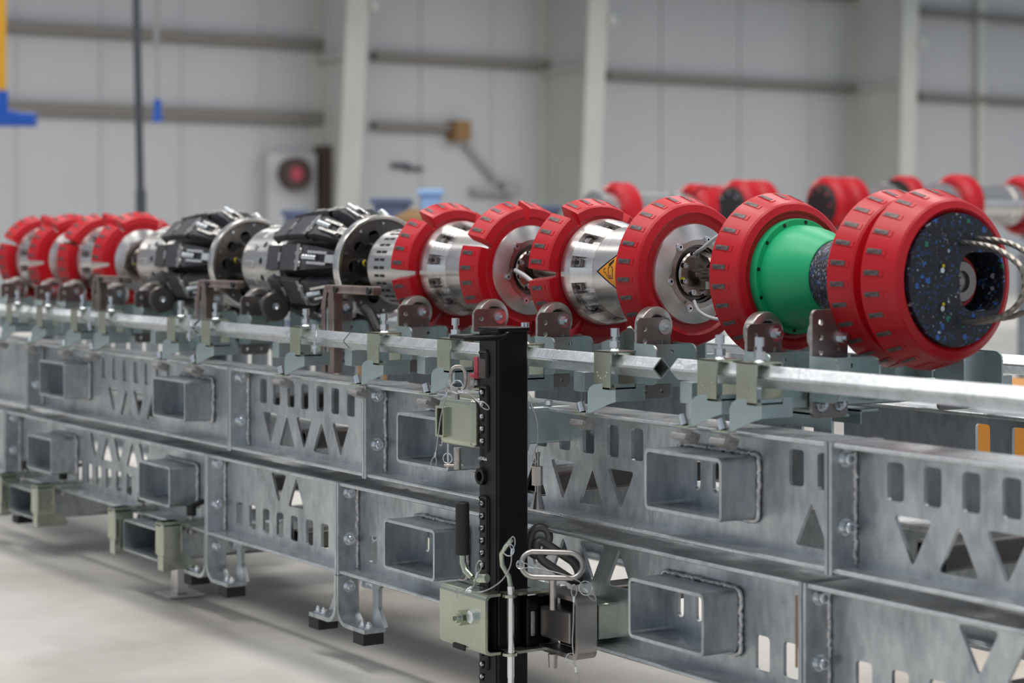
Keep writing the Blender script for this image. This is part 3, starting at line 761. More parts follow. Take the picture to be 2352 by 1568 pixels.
def coupling_face(root, x, yoke=True):
    b = MB(); b.lathe([(-.03, .09), (-.03, .1185), (-.002, .1185), (.001, .117), (.004, .116), (.016, .086), (.016, .07)], (x, 0, 0), n=120)
    fl_ = part('flange', b, 'turned', root)
    pr = []
    for i in range(144):
        a = 2 * PI * i / 144
        rr = .080 + .0125 * max(0, math.cos(3 * a - .6) ** 12 if True else 0)
        pr.append((rr * math.cos(a), rr * math.sin(a)))
    b = MB(); b.plate(pr, [circ(0, 0, .068, 60)], .006, (x + .012, 0, 0), (0, 1, 0), (0, 0, 1)); rg = part('lobed_ring', b, 'nickel', root)
    for k in range(6):
        a = (2 * PI * k + .6) / 6 if False else (0.6 + PI * k) / 3
        y, z = .0835 * math.cos(a), .0835 * math.sin(a)
        b = MB(); b.cyl((x + .017, y, z), (x + .019, y, z), .0088, n=18); b.lathe([(0, .0062), (.003, .006), (.003, .003), (.0, .0028), (0, .0001)], (x + .019, y, z), n=12, closed=False)
        part('ring_screw', b, 'bolt', rg)
    b = MB(); b.lathe([(-.02, .02), (-.02, .069), (.010, .069), (.010, .062), (.0, .060), (0, .02)], (x, 0, 0), n=72); part('inner_ring', b, 'dsteel', root)
    b = MB(); b.lathe([(-.02, .01), (-.02, .054), (.012, .054), (.016, .050), (.018, .03), (.018, .01)], (x, 0, 0), n=60); hb = part('hub', b, 'nickel', root)
    for k in range(8):
        a = 2 * PI * k / 8 + .35; y, z = .0465 * math.cos(a), .0465 * math.sin(a)
        b = MB(); b.lathe([(.0, .0075), (.010, .0075), (.012, .0065), (.012, .004), (.008, .0035), (.008, .0001)], (x + .014, y, z), n=16, closed=False); part('hub_bolt', b, 'bolt', hb)
        if k % 3 == 1: b = MB(); b.box(x + .0145, x + .025, y - .008, y - .003, z + .004, z + .009); part('paint_mark', b, 'yel', hb)
    if yoke:
        for s_ in (1, -1):
            b = MB()
            b.plate([(0, -.024), (.040, -.018), (.062, 0), (.055, .010), (.020, .022), (0, .024)], [], .026, (x + .014, .013, s_ * .028), (1, 0, 0), (0, 0, s_))
            part('yoke', b, 'nickel', root)
        b = MB(); b.cyl((x + .04, 0, 0), (x + .20, 0, 0), .020, n=20); b.cyl((x + .055, 0, -.034), (x + .055, 0, .034), .012, n=16); part('joint_shaft', b, 'nickel', root)
def hose(root, pts, r=.0045, m='cable', name='hose'):
    # smooth the path
    P = [Vector(p) for p in pts]; out = []
    for i in range(len(P) - 1):
        p0 = P[max(i - 1, 0)]; p1 = P[i]; p2 = P[i + 1]; p3 = P[min(i + 2, len(P) - 1)]
        for k in range(8):
            t = k / 8
            out.append(0.5 * ((2 * p1) + (p2 - p0) * t + (2 * p0 - 5 * p1 + 4 * p2 - p3) * t * t + (3 * p1 - p0 - 3 * p2 + p3) * t ** 3))
    out.append(P[-1])
    if name is None: return out
    b = MB(); b.tube(out, r, 10); return part(name, b, m, root, ang=60)
def mod(name, label, cat, x): return thing(name, label, cat, (x, YP, ZP), 'modules of the near inspection tool', absolute=False)
# --- front module: green cone and fleck nose
xa = -3.374
A = mod('towing_module', 'front tool module with green cone, twin red discs and blue flecked black nose', 'inspection tool', xa)
full_disc(A, 0, 3, .010)
b = MB(); b.lathe([(-.012, .08), (-.012, .150), (.0, .150), (.0, .08)], (0, 0, 0), n=72); part('white_ring', b, 'cable', A)
b = MB(); b.lathe([(.06, .05), (.06, .126), (.083, .126), (.087, .1255), (.088, .124), (.088, .112), (.10, .111), (.125, .109), (.15, .103), (.175, .094), (.20, .084), (.205, .08), (.205, .05)], (0, 0, 0), n=96)
gc = part('green_cone', b, 'green', A, ang=25)
for k in range(12):
    a = math.radians(30 * k + 8); b = MB(); y, z = -.1185 * math.cos(a), .1185 * math.sin(a)
    b.cyl((.0860, y, z), (.0890, y, z), .0042, n=12); part('screw_hole', b, 'dark', gc)
b = MB(); b.lathe([(.18, .03), (.18, .070), (.19, .077), (.20, .078), (.40, .078), (.40, .03)], (0, 0, 0), n=72); part('flecked_tube', b, 'speck2', A)
full_disc(A, -3.0 - xa, 7, -.004); full_disc(A, -2.902 - xa, 1, .014, .1335)
xn = -2.898 - xa
b = MB()
b.plate(circ(0, 0, .1325, 96), [rrect(.066, -.004, .122, .118, .038, 6)], .080, (xn, 0, 0), (0, 1, 0), (0, 0, 1))
b.lathe([(.0, .119), (.0, .1325), (.080, .1325), (.0815, .119)], (xn, 0, 0), n=96) if False else None
part('flecked_nose', b, 'speck', A, ang=25)
b = MB(); b.lathe([(-.01, .002), (-.01, .135), (.004, .135), (.004, .002)], (xn, 0, 0), n=72, closed=False); part('nose_backing', b, 'black_foam', A)
b = MB(); b.cyl((xn, .046, -.004), (xn + .036, .046, -.004), .052, n=48); part('nose_socket', b, 'red', A)
b = MB(); b.lathe([(.03, .043), (.046, .043), (.050, .040), (.050, .022), (.042, .020), (.042, .010), (.050, .008), (.050, .0005)], (xn, .042, -.004), n=40, closed=False); part('nose_hub', b, 'stain', A)
for z in (.0235, -.052):
    b = MB(); b.cyl((xn + .0802, -.040, z), (xn + .0812, -.040, z), .010, n=16); h = part('screw_hole', b, 'dark', A)
    b = MB(); b.cyl((xn + .081, -.045, z - .004), (xn + .083, -.045, z - .004), .0055, n=12); part('screw', b, 'bolt', h)
    b = MB(); b.cyl((xn + .081, -.041, z + .005), (xn + .0822, -.041, z + .005), .0035, n=10); part('paint_mark', b, 'yel', h)
for (yy, bulge, zt, zb_) in ((.012, .150, .074, -.085), (.052, .165, .082, -.080)):
    pts = [(xn + .03, yy, zt + .004), (xn + .082, yy, zt), (xn + .082 + bulge * .55, yy + .004, zt - .012), (xn + .08 + bulge, yy + .008, .022), (xn + .08 + bulge * .98, yy + .008, -.035), (xn + .08 + bulge * .6, yy + .004, zb_ + .012), (xn + .081, yy, zb_), (xn + .03, yy, zb_ - .002)]
    pp = hose(A, pts, name=None)
    # even resampling so that the strands of the rope twist evenly
    res = [pp[0]]
    for i in range(1, len(pp)):
        seg = (pp[i] - pp[i - 1]); n = max(1, int(seg.length / .0022))
        for k in range(1, n + 1): res.append(pp[i - 1].lerp(pp[i], k / n))
    b = MB(); b.tube(res, .0060, 12, twist=.13); part('wire_rope', b, 'wire', A, ang=25)
# --- second module: disc, housing with the warning diamond, petal cup
xb = -4.082
Bm = mod('battery_module', 'silver tool module with orange warning triangle between petal cup and plain red disc', 'inspection tool', xb)
cup(Bm, 0, -2)
ribbed_housing(Bm, .064, .37)
full_disc(Bm, -3.719 - xb, 6)
coupling_face(Bm, -3.657 - xb)
# warning diamond bent on the housing
xc = -3.889 - xb
def on_drum(u, v, h): a = (v / .1125) + math.radians(2); return (xc + u, -(.1128 + h) * math.cos(a), (.1128 + h) * math.sin(a))
def drum_patch(name, polyg, h, m, parent, nsub=8):
    bm = bmesh.new(); vs = [bm.verts.new((p[0], p[1], 0)) for p in polyg]; bm.faces.new(vs)
    bmesh.ops.triangulate(bm, faces=bm.faces[:])
    for _ in range(3): bmesh.ops.subdivide_edges(bm, edges=[e for e in bm.edges if e.calc_length() > .004], cuts=1, use_grid_fill=False); bmesh.ops.triangulate(bm, faces=[f for f in bm.faces if len(f.verts) > 4])
    for v in bm.verts: v.co = Vector(on_drum(v.co.x, v.co.y, h))
    mb = MB(); mb.bm.free(); mb.bm = bm
    return part(name, mb, m, parent, ang=60)
lab = drum_patch('warning_label', [(0, 0), (.105, -.0606), (.105, .0606)], .0004, 'ink', Bm)
drum_patch('label_face', [(.009, 0), (.101, -.0530), (.101, .0530)], .0009, 'orange', lab)
def line(u0, v0, u1, v1, wd=.0016):
    d = Vector((u1 - u0, v1 - v0)); n = Vector((-d.y, d.x)).normalized() * wd / 2
    return [(u0 + n.x, v0 + n.y), (u0 - n.x, v0 - n.y), (u1 - n.x, v1 - n.y), (u1 + n.x, v1 + n.y)]
sh = lambda P: [(p[0] * 1.15 + .056, p[1] * 1.15 + .003) for p in P]
for P in (line(-.006, -.016, -.006, .006), line(-.006, -.016, .008, -.016), line(.008, -.016, .008, .006), line(-.006, .006, -.002, .008), line(.002, .008, .008, .006),
          [(-.006, .009), (.000, .009), (.010, .018), (.010, .024), (.004, .016), (-.006, .013)], line(-.003, -.012, .003, -.012, .0012), line(0, -.015, 0, -.009, .0012),
          line(-.012, -.010, -.016, -.004, .0013), line(-.016, -.004, -.021, -.004, .0013), line(-.021, -.004, -.022, .002, .0013), line(-.022, .002, -.016, .004, .0013), line(-.012, -.010, -.010, -.013, .0013)):
    drum_patch('label_print', sh(P), .0014, 'ink', lab)
hose(Bm, [(xb * 0 + .458, -.025, -.062), (.49, -.035, -.085), (.54, -.030, -.100), (.62, -.012, -.100)], .0042)
hose(Bm, [(.46, -.02, .050), (.50, -.030, .062), (.56, -.03, .090), (.64, -.02, .098)], .0045)
# --- third module (its two siblings at the left are copies): two petal cups on a ribbed housing
def cups_module(x, label, drum, ra=-5, rb=26):
    t = mod('cup_module', label, 'inspection tool', x)
    cup(t, 0, ra)
    ribbed_housing(t, .064, .36)
    cup(t, .357, rb)
    coupling_face(t, .419)
    if drum:
        b = MB(); b.lathe([(-.27, .06), (-.27, .106), (-.262, .110), (-.03, .110), (.0, .118), (.05, .120), (.05, .06)], (0, 0, 0), n=96); dr = part('slotted_drum', b, 'turned', t)
        for k in range(-5, 12):
            b = MB(); mt = Matrix.Rotation(rot_to(12 * k)[0], 4, 'X') @ Matrix.Translation((-.195, 0, .1096))
            b.box(-.030, -.004, -.0042, .0042, -.002, .0012, .0006, mtx=mt); b.box(.002, .028, -.0042, .0042, -.002, .0012, .0006, mtx=mt); part('slot', b, 'dark', dr)  # black blocks on the surface, drawn for the shade in the slots
        b = MB(); b.lathe([(-.275, .02), (-.275, .105), (-.268, .105), (-.268, .02)], (0, 0, 0), n=60); part('end_ring', b, 'dsteel', t)
    return t
Cm = cups_module(-4.764, 'silver ribbed tool module between two petal cups, right of the black sensors', True)
hose(Cm, [(.437, -.060, .0), (.47, -.055, -.012), (.52, -.045, -.036), (.60, -.03, -.050)], .0062)
b = MB()
for k in range(4): b.box(.525 + .007 * k, .529 + .007 * k, -.06, -.045, -.03, -.02)
part('cable_tie', b, 'cable', Cm)
Gm = cups_module(-7.35, 'left tool module of two red petal cups next to the sensors', False, 26, -5)
Hm = cups_module(-8.04, 'tool module of two red petal cups at the left edge', False, 26, -5)
# --- sensor modules
def sensor_module(x, label):
    t = mod('sensor_module', label, 'inspection tool', x)       # x: left end of the sensor arms
    b = MB(); b.lathe([(-.31, .05), (-.31, .095), (-.29, .118), (-.26, .122), (-.12, .122), (-.10, .112), (-.04, .10), (-.04, .05)], (0, 0, 0), n=90); dr = part('perforated_drum', b, 'turned', t)
    for k in range(14):
        b = MB(); mt = Matrix.Rotation(rot_to(360 / 14 * k)[0], 4, 'X') @ Matrix.Translation((-.225, 0, .121))
        b.box(-.030, .030, -.013, .013, -.002, .006, .0038, mtx=mt); part('boss', b, 'alu', dr)
        b = MB(); mt = Matrix.Rotation(rot_to(360 / 14 * k + 6)[0], 4, 'X'); b.cyl(mt @ Vector((-.145, 0, .1205)), mt @ Vector((-.145, 0, .1228)), .0105, n=16); part('drum_hole', b, 'dark', dr)  # the hole is a black disc painting its inner shade
    b = MB(); b.lathe([(-.05, .01), (-.05, .105), (.42, .112), (.42, .01)], (0, 0, 0), n=48); part('magnet_body', b, 'dark', t)
    b = MB(); b.lathe([(-.43, .01), (-.43, .045), (-.3, .06), (-.3, .01)], (0, 0, 0), n=32); part('joint_shaft', b, 'dsteel', t)
    # arms
    def fold(path, wd, th, taper=None):
        b_ = MB(); top = []; 
        for i in range(len(path) - 1):
            (x0, r0), (x1, r1) = path[i], path[i + 1]
            w0, w1 = (wd if not taper else taper[i]), (wd if not taper else taper[i + 1])
            V = [b_.bm.verts.new(p) for p in ((x0, -w0, r0), (x1, -w1, r1), (x1, w1, r1), (x0, w0, r0), (x0, -w0, r0 - th), (x1, -w1, r1 - th), (x1, w1, r1 - th), (x0, w0, r0 - th))]
            for f in ((0, 1, 2, 3), (7, 6, 5, 4), (0, 4, 5, 1), (1, 5, 6, 2), (2, 6, 7, 3), (3, 7, 4, 0)): b_.bm.faces.new([V[j] for j in f])
        return b_
    base = None
    for k in range(10):
        a = 9 + 36 * k
        if base is None:
            b = fold([(-.030, .150), (-.018, .163), (.082, .171)], .037, .024); base = part('sensor_arm', b, 'sensor', t)
            b = fold([(.088, .170), (.100, .174), (.190, .177), (.205, .174)], .039, .024); part('sensor_shoe', b, 'sensor', base)
            b = fold([(.228, .173), (.27, .175), (.315, .160), (.385, .122)], .03, .030, taper=[.038, .036, .031, .020]); part('arm_end', b, 'sensor', base)
            b = MB()
            P = [(.206, -.040), (.222, -.040), (.222, -.030), (.236, -.028), (.236, -.012), (.226, -.010), (.226, .010), (.236, .012), (.236, .028), (.222, .030), (.222, .040), (.206, .040), (.206, .018), (.198, .016), (.198, .008), (.206, .006), (.206, -.006), (.198, -.008), (.198, -.016), (.206, -.018)]
            b.plate(P, [], .004, (0, 0, .1745), (1, 0, 0), (0, 1, 0))
            for yy in (-.02, .02): b.cyl((.225, yy, .178), (.225, yy, .183), .009, n=14)
            part('silver_bracket', b, 'alu', base)
            b = MB(); b.box(.080, .092, -.014, .014, .160, .1755, .002); part('silver_clip', b, 'alu', base)
            b = MB(); mt = Matrix.Translation((.275, 0, .180)) @ Matrix.Rotation(math.radians(20), 4, 'Y')
            for s_ in (-1, 1):
                b.box(.008, .085, s_ * .0162 - .0043, s_ * .0162 + .0043, -.004, .006, .002, mtx=mt)
            b.box(.078, .150, -.0125, .0125, -.006, .004, .003, mtx=mt)
            part('fork', b, 'alu', base)
            b = MB(); pr = []
            for i in range(33): pr.append((.056 * i / 32, .0068 + .0014 * abs(math.sin(i / 32 * PI * 5))))
            p0 = [(0.0, .0002)] + pr + [(.056, .0002)]
            b.lathe(p0, (0, 0, 0), n=16, closed=False); b.bm.transform(mt @ Matrix.Translation((-.012, 0, .003)))
            part('spring', b, 'bolt', base, ang=70)
            base.rotation_euler = rot_to(a)
        else:
            o = dup(base, rot=rot_to(a), parent=t)
    b = MB(); b.lathe([(.395, .10), (.395, .150), (.399, .153), (.425, .153), (.430, .150), (.428, .141), (.420, .135), (.420, .10)], (0, 0, 0), n=96); part('end_ring', b, 'alu', t)
    hol = [circ(.095 * math.cos(2 * PI * i / 10), .095 * math.sin(2 * PI * i / 10), .018, 14) for i in range(10)]
    b = MB(); b.plate(circ(0, 0, .137, 72), hol, .008, (.414, 0, 0), (0, 1, 0), (0, 0, 1)); ep = part('end_plate', b, 'dsteel', t)
    for k in range(10):
        an = 2 * PI * (k + .5) / 10; b = MB(); b.cyl((.424, .128 * math.cos(an), .128 * math.sin(an)), (.428, .128 * math.cos(an), .128 * math.sin(an)), .004, n=10); part('screw', b, 'bolt', ep)
    rnd = random.Random(4)
    for k in range(9):
        an = 2 * PI * k / 9 + .2; r = .07
        y, z = r * math.cos(an), r * math.sin(an)
        pts = [(.415, y * 1.1, z * 1.1), (.45, y * 1.15, z * 1.15 + .004), (.49, y * .95, z * .95 - .006), (.535, y * .8, z * .8)]
        hose(t, pts, .0085 if k % 3 else .006, 'rubber', 'cable')
        if k % 2 == 0:
            b = MB(); b.lathe([(0, .0125), (.012, .0125)], (.432, y * 1.12, z * 1.12), n=12); b.lathe([(0, .0001), (0, .011), (.003, .011), (.003, .0001)], (.424, y * .6, z * .6), n=12, closed=False); part('cable_gland', b, 'bolt', t)
        if k in (1, 4, 6):
            b = MB(); b.lathe([(0, .0095), (.008, .0095)], (.46, y * 1.13, z * 1.12), n=12, closed=False); part('yellow_band', b, 'yel', t)
    b = MB(); b.lathe([(.42, .01), (.42, .05), (.48, .045), (.56, .04), (.56, .01)], (0, 0, 0), n=32); part('hub', b, 'dsteel', t)
    # odometer wheel low on the viewer's side
    mt = Matrix.Translation((.035, -.160, -.125)) @ Matrix.Rotation(math.radians(-12), 4, 'Z')
    b = MB(); b.lathe([(-.010, .012), (-.010, .040), (-.006, .046), (.006, .046), (.010, .040), (.010, .018), (.006, .018), (.006, .012)], (0, 0, 0), n=48); b.bm.transform(mt); wh = part('odometer_wheel', b, 'dsteel', t)
    b = MB(); b.lathe([(.006, .0001), (.012, .008), (.012, .012), (.006, .014)], (0, 0, 0), n=20, closed=False); b.bm.transform(mt); part('hub_bolt', b, 'bolt', wh)
    b = MB(); b.tube([(-.02, -.155, -.12), (.00, -.135, -.08), (.03, -.11, -.03)], .014, 10); part('wheel_arm', b, 'dsteel', t)
    return t
SM = sensor_module(-5.556, 'right black sensor module with silver spring forks, beside the slotted drum')
SE = dup(SM, loc=(-5.556 - .872, YP, ZP), label='left black sensor module with silver spring forks, right of the red cups')
# ------------------------------------------------------------------ roller supports under the tool
def support(X, label, tall=False, roller=True, z0=-.176, zr=-.197, R=.0455, grp='roller supports carrying the tool'):
    t = thing('roller_support', label, 'support', (X, YP, L(-.36)), grp)
    zt = -.140 if tall else z0
    def one(sg, sub=t):
        m = lambda y: YP + (y - 2.89) * sg
        ya, yb = sorted((m(2.668), m(2.762)))
        h = abs(zt + .357)
        hol = [circ(m(2.690), L(z), .0065, 12) for z in ((-.165, -.195, -.225) if tall else (-.200, -.228))] + [circ(m(2.690), L(-.340), .006, 12), circ(m(2.738), L(-.340), .006, 12)]
        if tall: hol += [circ(m(2.735), L(-.222), .006, 12)]
        else: hol += [rrect(m(2.742), L(-.232), .008, .014, .0035, 3)]
        ol = rrect((ya + yb) / 2, L(zt - h / 2), yb - ya, h, .012, 4)
        b = MB(); b.plate(ol, hol, .008, (X - .008, 0, 0), (0, 1, 0), (0, 0, 1)); pl = part('side_plate', b, 'stain', sub)
        b = MB(); yf = m(2.6678); b.box(X - .0082, X + .0002, min(yf, yf - .0008 * sg), max(yf, yf - .0008 * sg), L(-.345), L(zt - .012)); part('cut_edge', b, 'stedge', pl)
        if roller:
            b = MB(); b.lathe([(-.036, .012), (-.036, R - .006), (-.032, R - .001), (-.010, R), (-.005, R - .002), (-.002, R - .009), (0, R - .016), (-.004, .024), (-.004, .012)], (X - .022, m(2.745), L(zr)), n=60); part('roller', b, 'roll', sub)
            b = MB(); b.cyl((X - .028, m(2.745), L(zr)), (X - .0235, m(2.745), L(zr)), .024, n=30); part('dark_inner', b, 'dark', sub)  # dark disc filling the recess in the roller face
            b = MB(); b.cyl((X, m(2.745), L(zr)), (X + .003, m(2.745), L(zr)), .0175, n=28); b.cyl((X + .003, m(2.745), L(zr)), (X + .013, m(2.745), L(zr)), .0112, n=6); b.cyl((X + .013, m(2.745), L(zr)), (X + .020, m(2.745), L(zr)), .0055, n=16)
            part('axle_bolt', b, 'bolt', sub)
        if tall:
            for yy in (2.690, 2.738):
                for z in (-.262, -.330): 
                    b = MB(); b.cyl((X, m(yy), L(z)), (X + .003, m(yy), L(z)), .0135, n=20); b.cyl((X + .003, m(yy), L(z)), (X + .012, m(yy), L(z)), .0095, n=6); b.cyl((X + .012, m(yy), L(z)), (X + .017, m(yy), L(z)), .005, n=12); part('bolt', b, 'bolt', sub)
        # zinc saddle brackets: two cheeks with rounded ears and a web
        for (yy, nm) in ((2.662, 0), (2.772, 1)):
            y0 = m(yy)
            ol = [(X, L(-.322))] + [(X + .082 - .02 + .02 * math.sin(PI / 2 * (1 - i / 4)) if False else X + .062 + .020 * math.sin(a), L(-.302) - .020 * math.cos(a)) for i, a in enumerate([PI / 2 * k / 4 for k in range(5)])] + [(X + .062 + .020 * math.cos(a), L(-.252) + .020 * math.sin(a)) for a in [PI / 2 * k / 4 for k in range(5)]] + [(X, L(-.232))]
            b = MB(); b.plate(ol, [], .005, (0, y0 + .0025, 0)); part('cheek', b, 'zblue', sub)
        ya, yb = sorted((m(2.662), m(2.772)))
        b = MB(); b.plate([(ya, L(-.322)), (yb, L(-.322)), (yb, L(-.235)), (ya, L(-.235))], [circ(m(2.74), L(-.252), .005, 10)], .004, (X + .030, 0, 0), (0, 1, 0), (0, 0, 1)); part('bracket_web', b, 'zblue', sub)
    one(1); one(-1)
    b = MB(); b.box(X - .052, X - .012, 2.53, 3.25, L(-.336), L(-.292), .003); part('crossbar', b, 'zblue', t)
    return t
S0 = [(-4.65, 'roller support under the first petal cup right of the slotted drum'), (-4.268, 'roller support directly behind the top of the black post'),
      (-3.979, 'roller support right of the black post, under the middle petal cup'), (-3.58, 'roller support between plain red disc and green coned disc'),
      (-3.197, 'roller support under the green cone')]
for X, lab in S0: support(X, lab)
support(-2.996, 'tall six holed support plate left of the twin red discs', tall=True)
for px, lab in ((745, 'roller support at the right sensor module ring'), (556, 'support plate beside the odometer wheel of the right sensor module'), (452, 'roller support at the left sensor module ring'),
                (312, 'support plate beside the odometer wheel of the left sensor module'), (232, 'roller support between sensor module and last left cup'), (136, 'roller support under the second left cup'), (84, 'roller support under the leftmost cups'), (4, 'roller support at the left picture edge')):
    support(XP(px, 2.67), lab)
# raw steel stop brackets
def stop(px, label):
    x = XP(px, 2.66)
    t = thing('stop_bracket', label, 'bracket', (x, 2.66, L(-.36)), 'brown steel stop brackets by the sensor modules')
    b = MB(); b.box(x - .045, x - .020, 2.60, 2.625, L(-.372), L(-.190), .003); b.box(x - .006, x + .030, 2.60, 2.63, L(-.372), L(-.165), .004); part('upright', b, 'raw', t)
    b = MB(); b.plate([(x - .006, L(-.17)), (x + .03, L(-.17)), (x + .03, L(-.128)), (x + .01, L(-.128))], [], .03, (0, 2.63, 0)); b.plate([(x - .045, L(-.195)), (x - .02, L(-.195)), (x - .005, L(-.133)), (x - .025, L(-.133))], [], .026, (0, 2.625, 0)); part('mitre', b, 'raw', t)
    b = MB(); b.box(x - .028, x + .25, 2.60, 2.632, L(-.150), L(-.126), .006); part('arm', b, 'raw', t)
    b = MB(); b.cyl((x + .045, 2.60, L(-.138)), (x + .045, 2.594, L(-.138)), .010, n=14); part('plug', b, 'rubber', t)
    b = MB(); b.cyl((x + .235, 2.60, L(-.138)), (x + .235, 2.594, L(-.138)), .010, n=14); part('plug', b, 'rubber', t)
    b = MB(); b.box(x - .018, x - .008, 2.603, 2.62, L(-.33), L(-.19), .001); part('zinc_strip', b, 'zblue', t)
stop(798, 'brown tinted steel stop bracket left of the slotted drum'); stop(503, 'brown tinted steel stop bracket under the perforated drum'); stop(258, 'brown tinted steel stop bracket left of the left sensor module')
b = MB(); x = XP(838, 2.75)
b.tube([(x - .05, 2.78, L(-.20)), (x, 2.77, L(-.215)), (x + .06, 2.76, L(-.26)), (x + .085, 2.76, L(-.33))], .016, 10)
solo('black_hose', b, 'rubber', 'thick black hose curving down right of the stop bracket', 'hose')
# ------------------------------------------------------------------ black post with its clamps
PX0, PX1, PY0, PY1 = -3.724, -3.644, 2.339, 2.419
t = thing('jack_post', 'black steel jack post with holes down its narrow face, front centre', 'post', (-3.684, 2.379, 0))
b = MB(); b.plate(rrect(-3.684, 2.379, .08, .08, .006, 3), [rrect(-3.684, 2.379, .07, .07, .003, 3)], L(-.200), (0, 0, 0), (1, 0, 0), (0, 1, 0)); part('post_tube', b, 'black', t)
b = MB(); b.box(PX0 - .002, PX1 + .002, PY0 - .002, PY1 + .002, L(-.202), L(-.192), .003); part('cap', b, 'black', t)
b = MB(); y = PY0
b.box(PX0 + .028, PX1 - .006, y - .002, y, 0, L(-.21), .0005); part('track_strip', b, 'dark', t)
def frame(z1, z0):
    b = MB()
    b.tube([(PX0 + .012, y - .003, L(z1) - .004), (PX0 + .020, y - .003, L(z1)), (PX0 + .042, y - .003, L(z1)), (PX0 + .046, y - .003, L(z1) - .005), (PX0 + .046, y - .003, L(z0) + .005), (PX0 + .042, y - .003, L(z0))], .0045, 8)
    part('rack_bead', b, 'black', t)
frame(-.323, -.462); frame(-.565, -.94); frame(-.245, -.30)
for z in [-.338 - .0268 * k for k in range(5)] + [-.582 - .0272 * k for k in range(16)]:
    b = MB(); b.cyl((PX0 + .016, y - .0003, L(z)), (PX0 + .016, y - .0045, L(z)), .0085, .0075, n=16); part('rack_hole', b, 'dark', t)
    b = MB(); b.lathe([(0, .0001), (-.003, .0048), (0, .0058)], (PX0 + .021, y - .0035, L(z) + .003), ax='y', n=12, closed=False); part('rack_glint_stud', b, 'bolt', t)  # shiny stud put in for the glint at each rack hole
b = MB(); b.box(PX0 + .004, PX0 + .032, y - .0025, y + .001, L(-.305), L(-.262), .001); part('cover_plate', b, 'dsteel', t)
for dx in (.010, .020, .034):
    b = MB(); b.cyl((PX0 + dx, y, L(-.482)), (PX0 + dx, y - .006, L(-.482)), .005, .003, n=12); part('rivet', b, 'bolt', t)
b = MB(); b.lathe([(0, .008), (-.012, .011), (-.012, .018), (0, .020)], (PX0 + .022, y, L(-.520)), ax='y', n=24, closed=False); part('socket', b, 'black', t)
zl = L(-.2135)
b = MB(); b.tube([(PX1 + .006, PY0 + .020, zl + .004), (PX1 + .006, PY0 - .005, zl), (PX1 + .0, PY0 - .055, zl), (PX1 - .012, PY0 - .075, zl), (PX0 + .012, PY0 - .075, zl), (PX0 - .002, PY0 - .055, zl), (PX0 - .004, PY0 + .005, zl), (PX0 - .004, PY0 + .02, zl)], .0062, 10)
b.cyl((PX1, PY0 + .022, zl + .004), (PX1 + .012, PY0 + .022, zl + .004), .011, .008, n=14)
part('lifting_loop', b, 'black', t)
# base of the jack
b = MB(); b.box(-3.80, -3.57, 2.27, 2.49, 0, .012, .003); part('base_plate', b, 'black', t)
# ------------------------------------------------------------------ lower post clamp
t = thing('post_clamp', 'lower zinc clamp gripping the black post, with crank handle and upright pin', 'clamp', (-3.70, 2.31, L(-.905)))
z0, z1 = L(-.897), L(-.765)
b = MB()
def ushell(b, x0, x1, yb, depth, z0, z1, th=.006, r=.012):
    # a plate bent to a C: front face and a top and bottom arm reaching back
    sec = []
    for (cy, cz, a0, a1) in ((yb + r, z1 - r, PI / 2, PI), (yb + r, z0 + r, PI, 3 * PI / 2)):
        sec += [(cy + r * math.cos(a), cz + r * math.sin(a)) for a in [a0 + (a1 - a0) * i / 5 for i in range(6)]]
    outer = [(yb + depth, z1)] + sec + [(yb + depth, z0)]
    ri = r - th * .6
    sec2 = []
    for (cy, cz, a0, a1) in ((yb + th + ri, z0 + th + ri, 3 * PI / 2, PI), (yb + th + ri, z1 - th - ri, PI, PI / 2)):
        sec2 += [(cy + ri * math.cos(a), cz + ri * math.sin(a)) for a in [a0 + (a1 - a0) * i / 5 for i in range(6)]]
    prof = outer + [(yb + depth, z0 + th)] + sec2 + [(yb + depth, z1 - th)]
    b.plate(prof, [], x1 - x0, (x0, 0, 0), (0, 1, 0), (0, 0, 1))
ushell(b, -3.808, -3.618, 2.290, .050, z0, z1, .006, .014)
part('front_plate', b, 'zinc', t)
for (z, nm) in ((z1 - .006, 'top_arm'), (z0, 'bottom_arm')):
    b = MB(); b.plate([(-3.80, 2.325), (-3.63, 2.31), (-3.618, 2.33), (-3.618, 2.362), (-3.606, 2.372), (-3.606, 2.468), (-3.63, 2.49), (-3.80, 2.49)], [rrect(-3.690, 2.380, .094, .094, .004, 2)], .006, (0, 0, z), (1, 0, 0), (0, 1, 0)); part(nm, b, 'zinc', t)
    b = MB(); b.plate(circ(-3.606, 2.345, .016, 20), [circ(-3.606, 2.345, .0085, 16)], .006, (0, 0, z - .001), (1, 0, 0), (0, 1, 0)); part('pin_lug', b, 'zinc', t)
b = MB(); b.cyl((-3.602, 2.345, L(-.945)), (-3.602, 2.345, L(-.748)), .0078, n=24); b.cyl((-3.602, 2.345, L(-.965)), (-3.602, 2.345, L(-.945)), .0070, n=16); pn = part('upright_pin', b, 'chrome', t)
b = MB(); b.tube([(-3.602, 2.345, L(-.752)), (-3.606, 2.343, L(-.728)), (-3.622, 2.336, L(-.705)), (-3.624, 2.335, L(-.68)), (-3.612, 2.34, L(-.662)), (-3.60, 2.345, L(-.648))], .0055, 12); part('pin_handle', b, 'zinc', t)
xh = XP(1062, 2.285)
b = MB(); b.tube([(xh + .002, 2.285, L(-.685)), (xh + .003, 2.285, L(-.704)), (xh + .012, 2.286, L(-.722)), (xh + .03, 2.29, L(-.732)), (-3.68, 2.30, L(-.738)), (-3.65, 2.31, L(-.735))], .0075, 12); b.cyl((-3.668, 2.305, L(-.737)), (-3.645, 2.312, L(-.734)), .0095, n=16); part('crank', b, 'zinc', t)
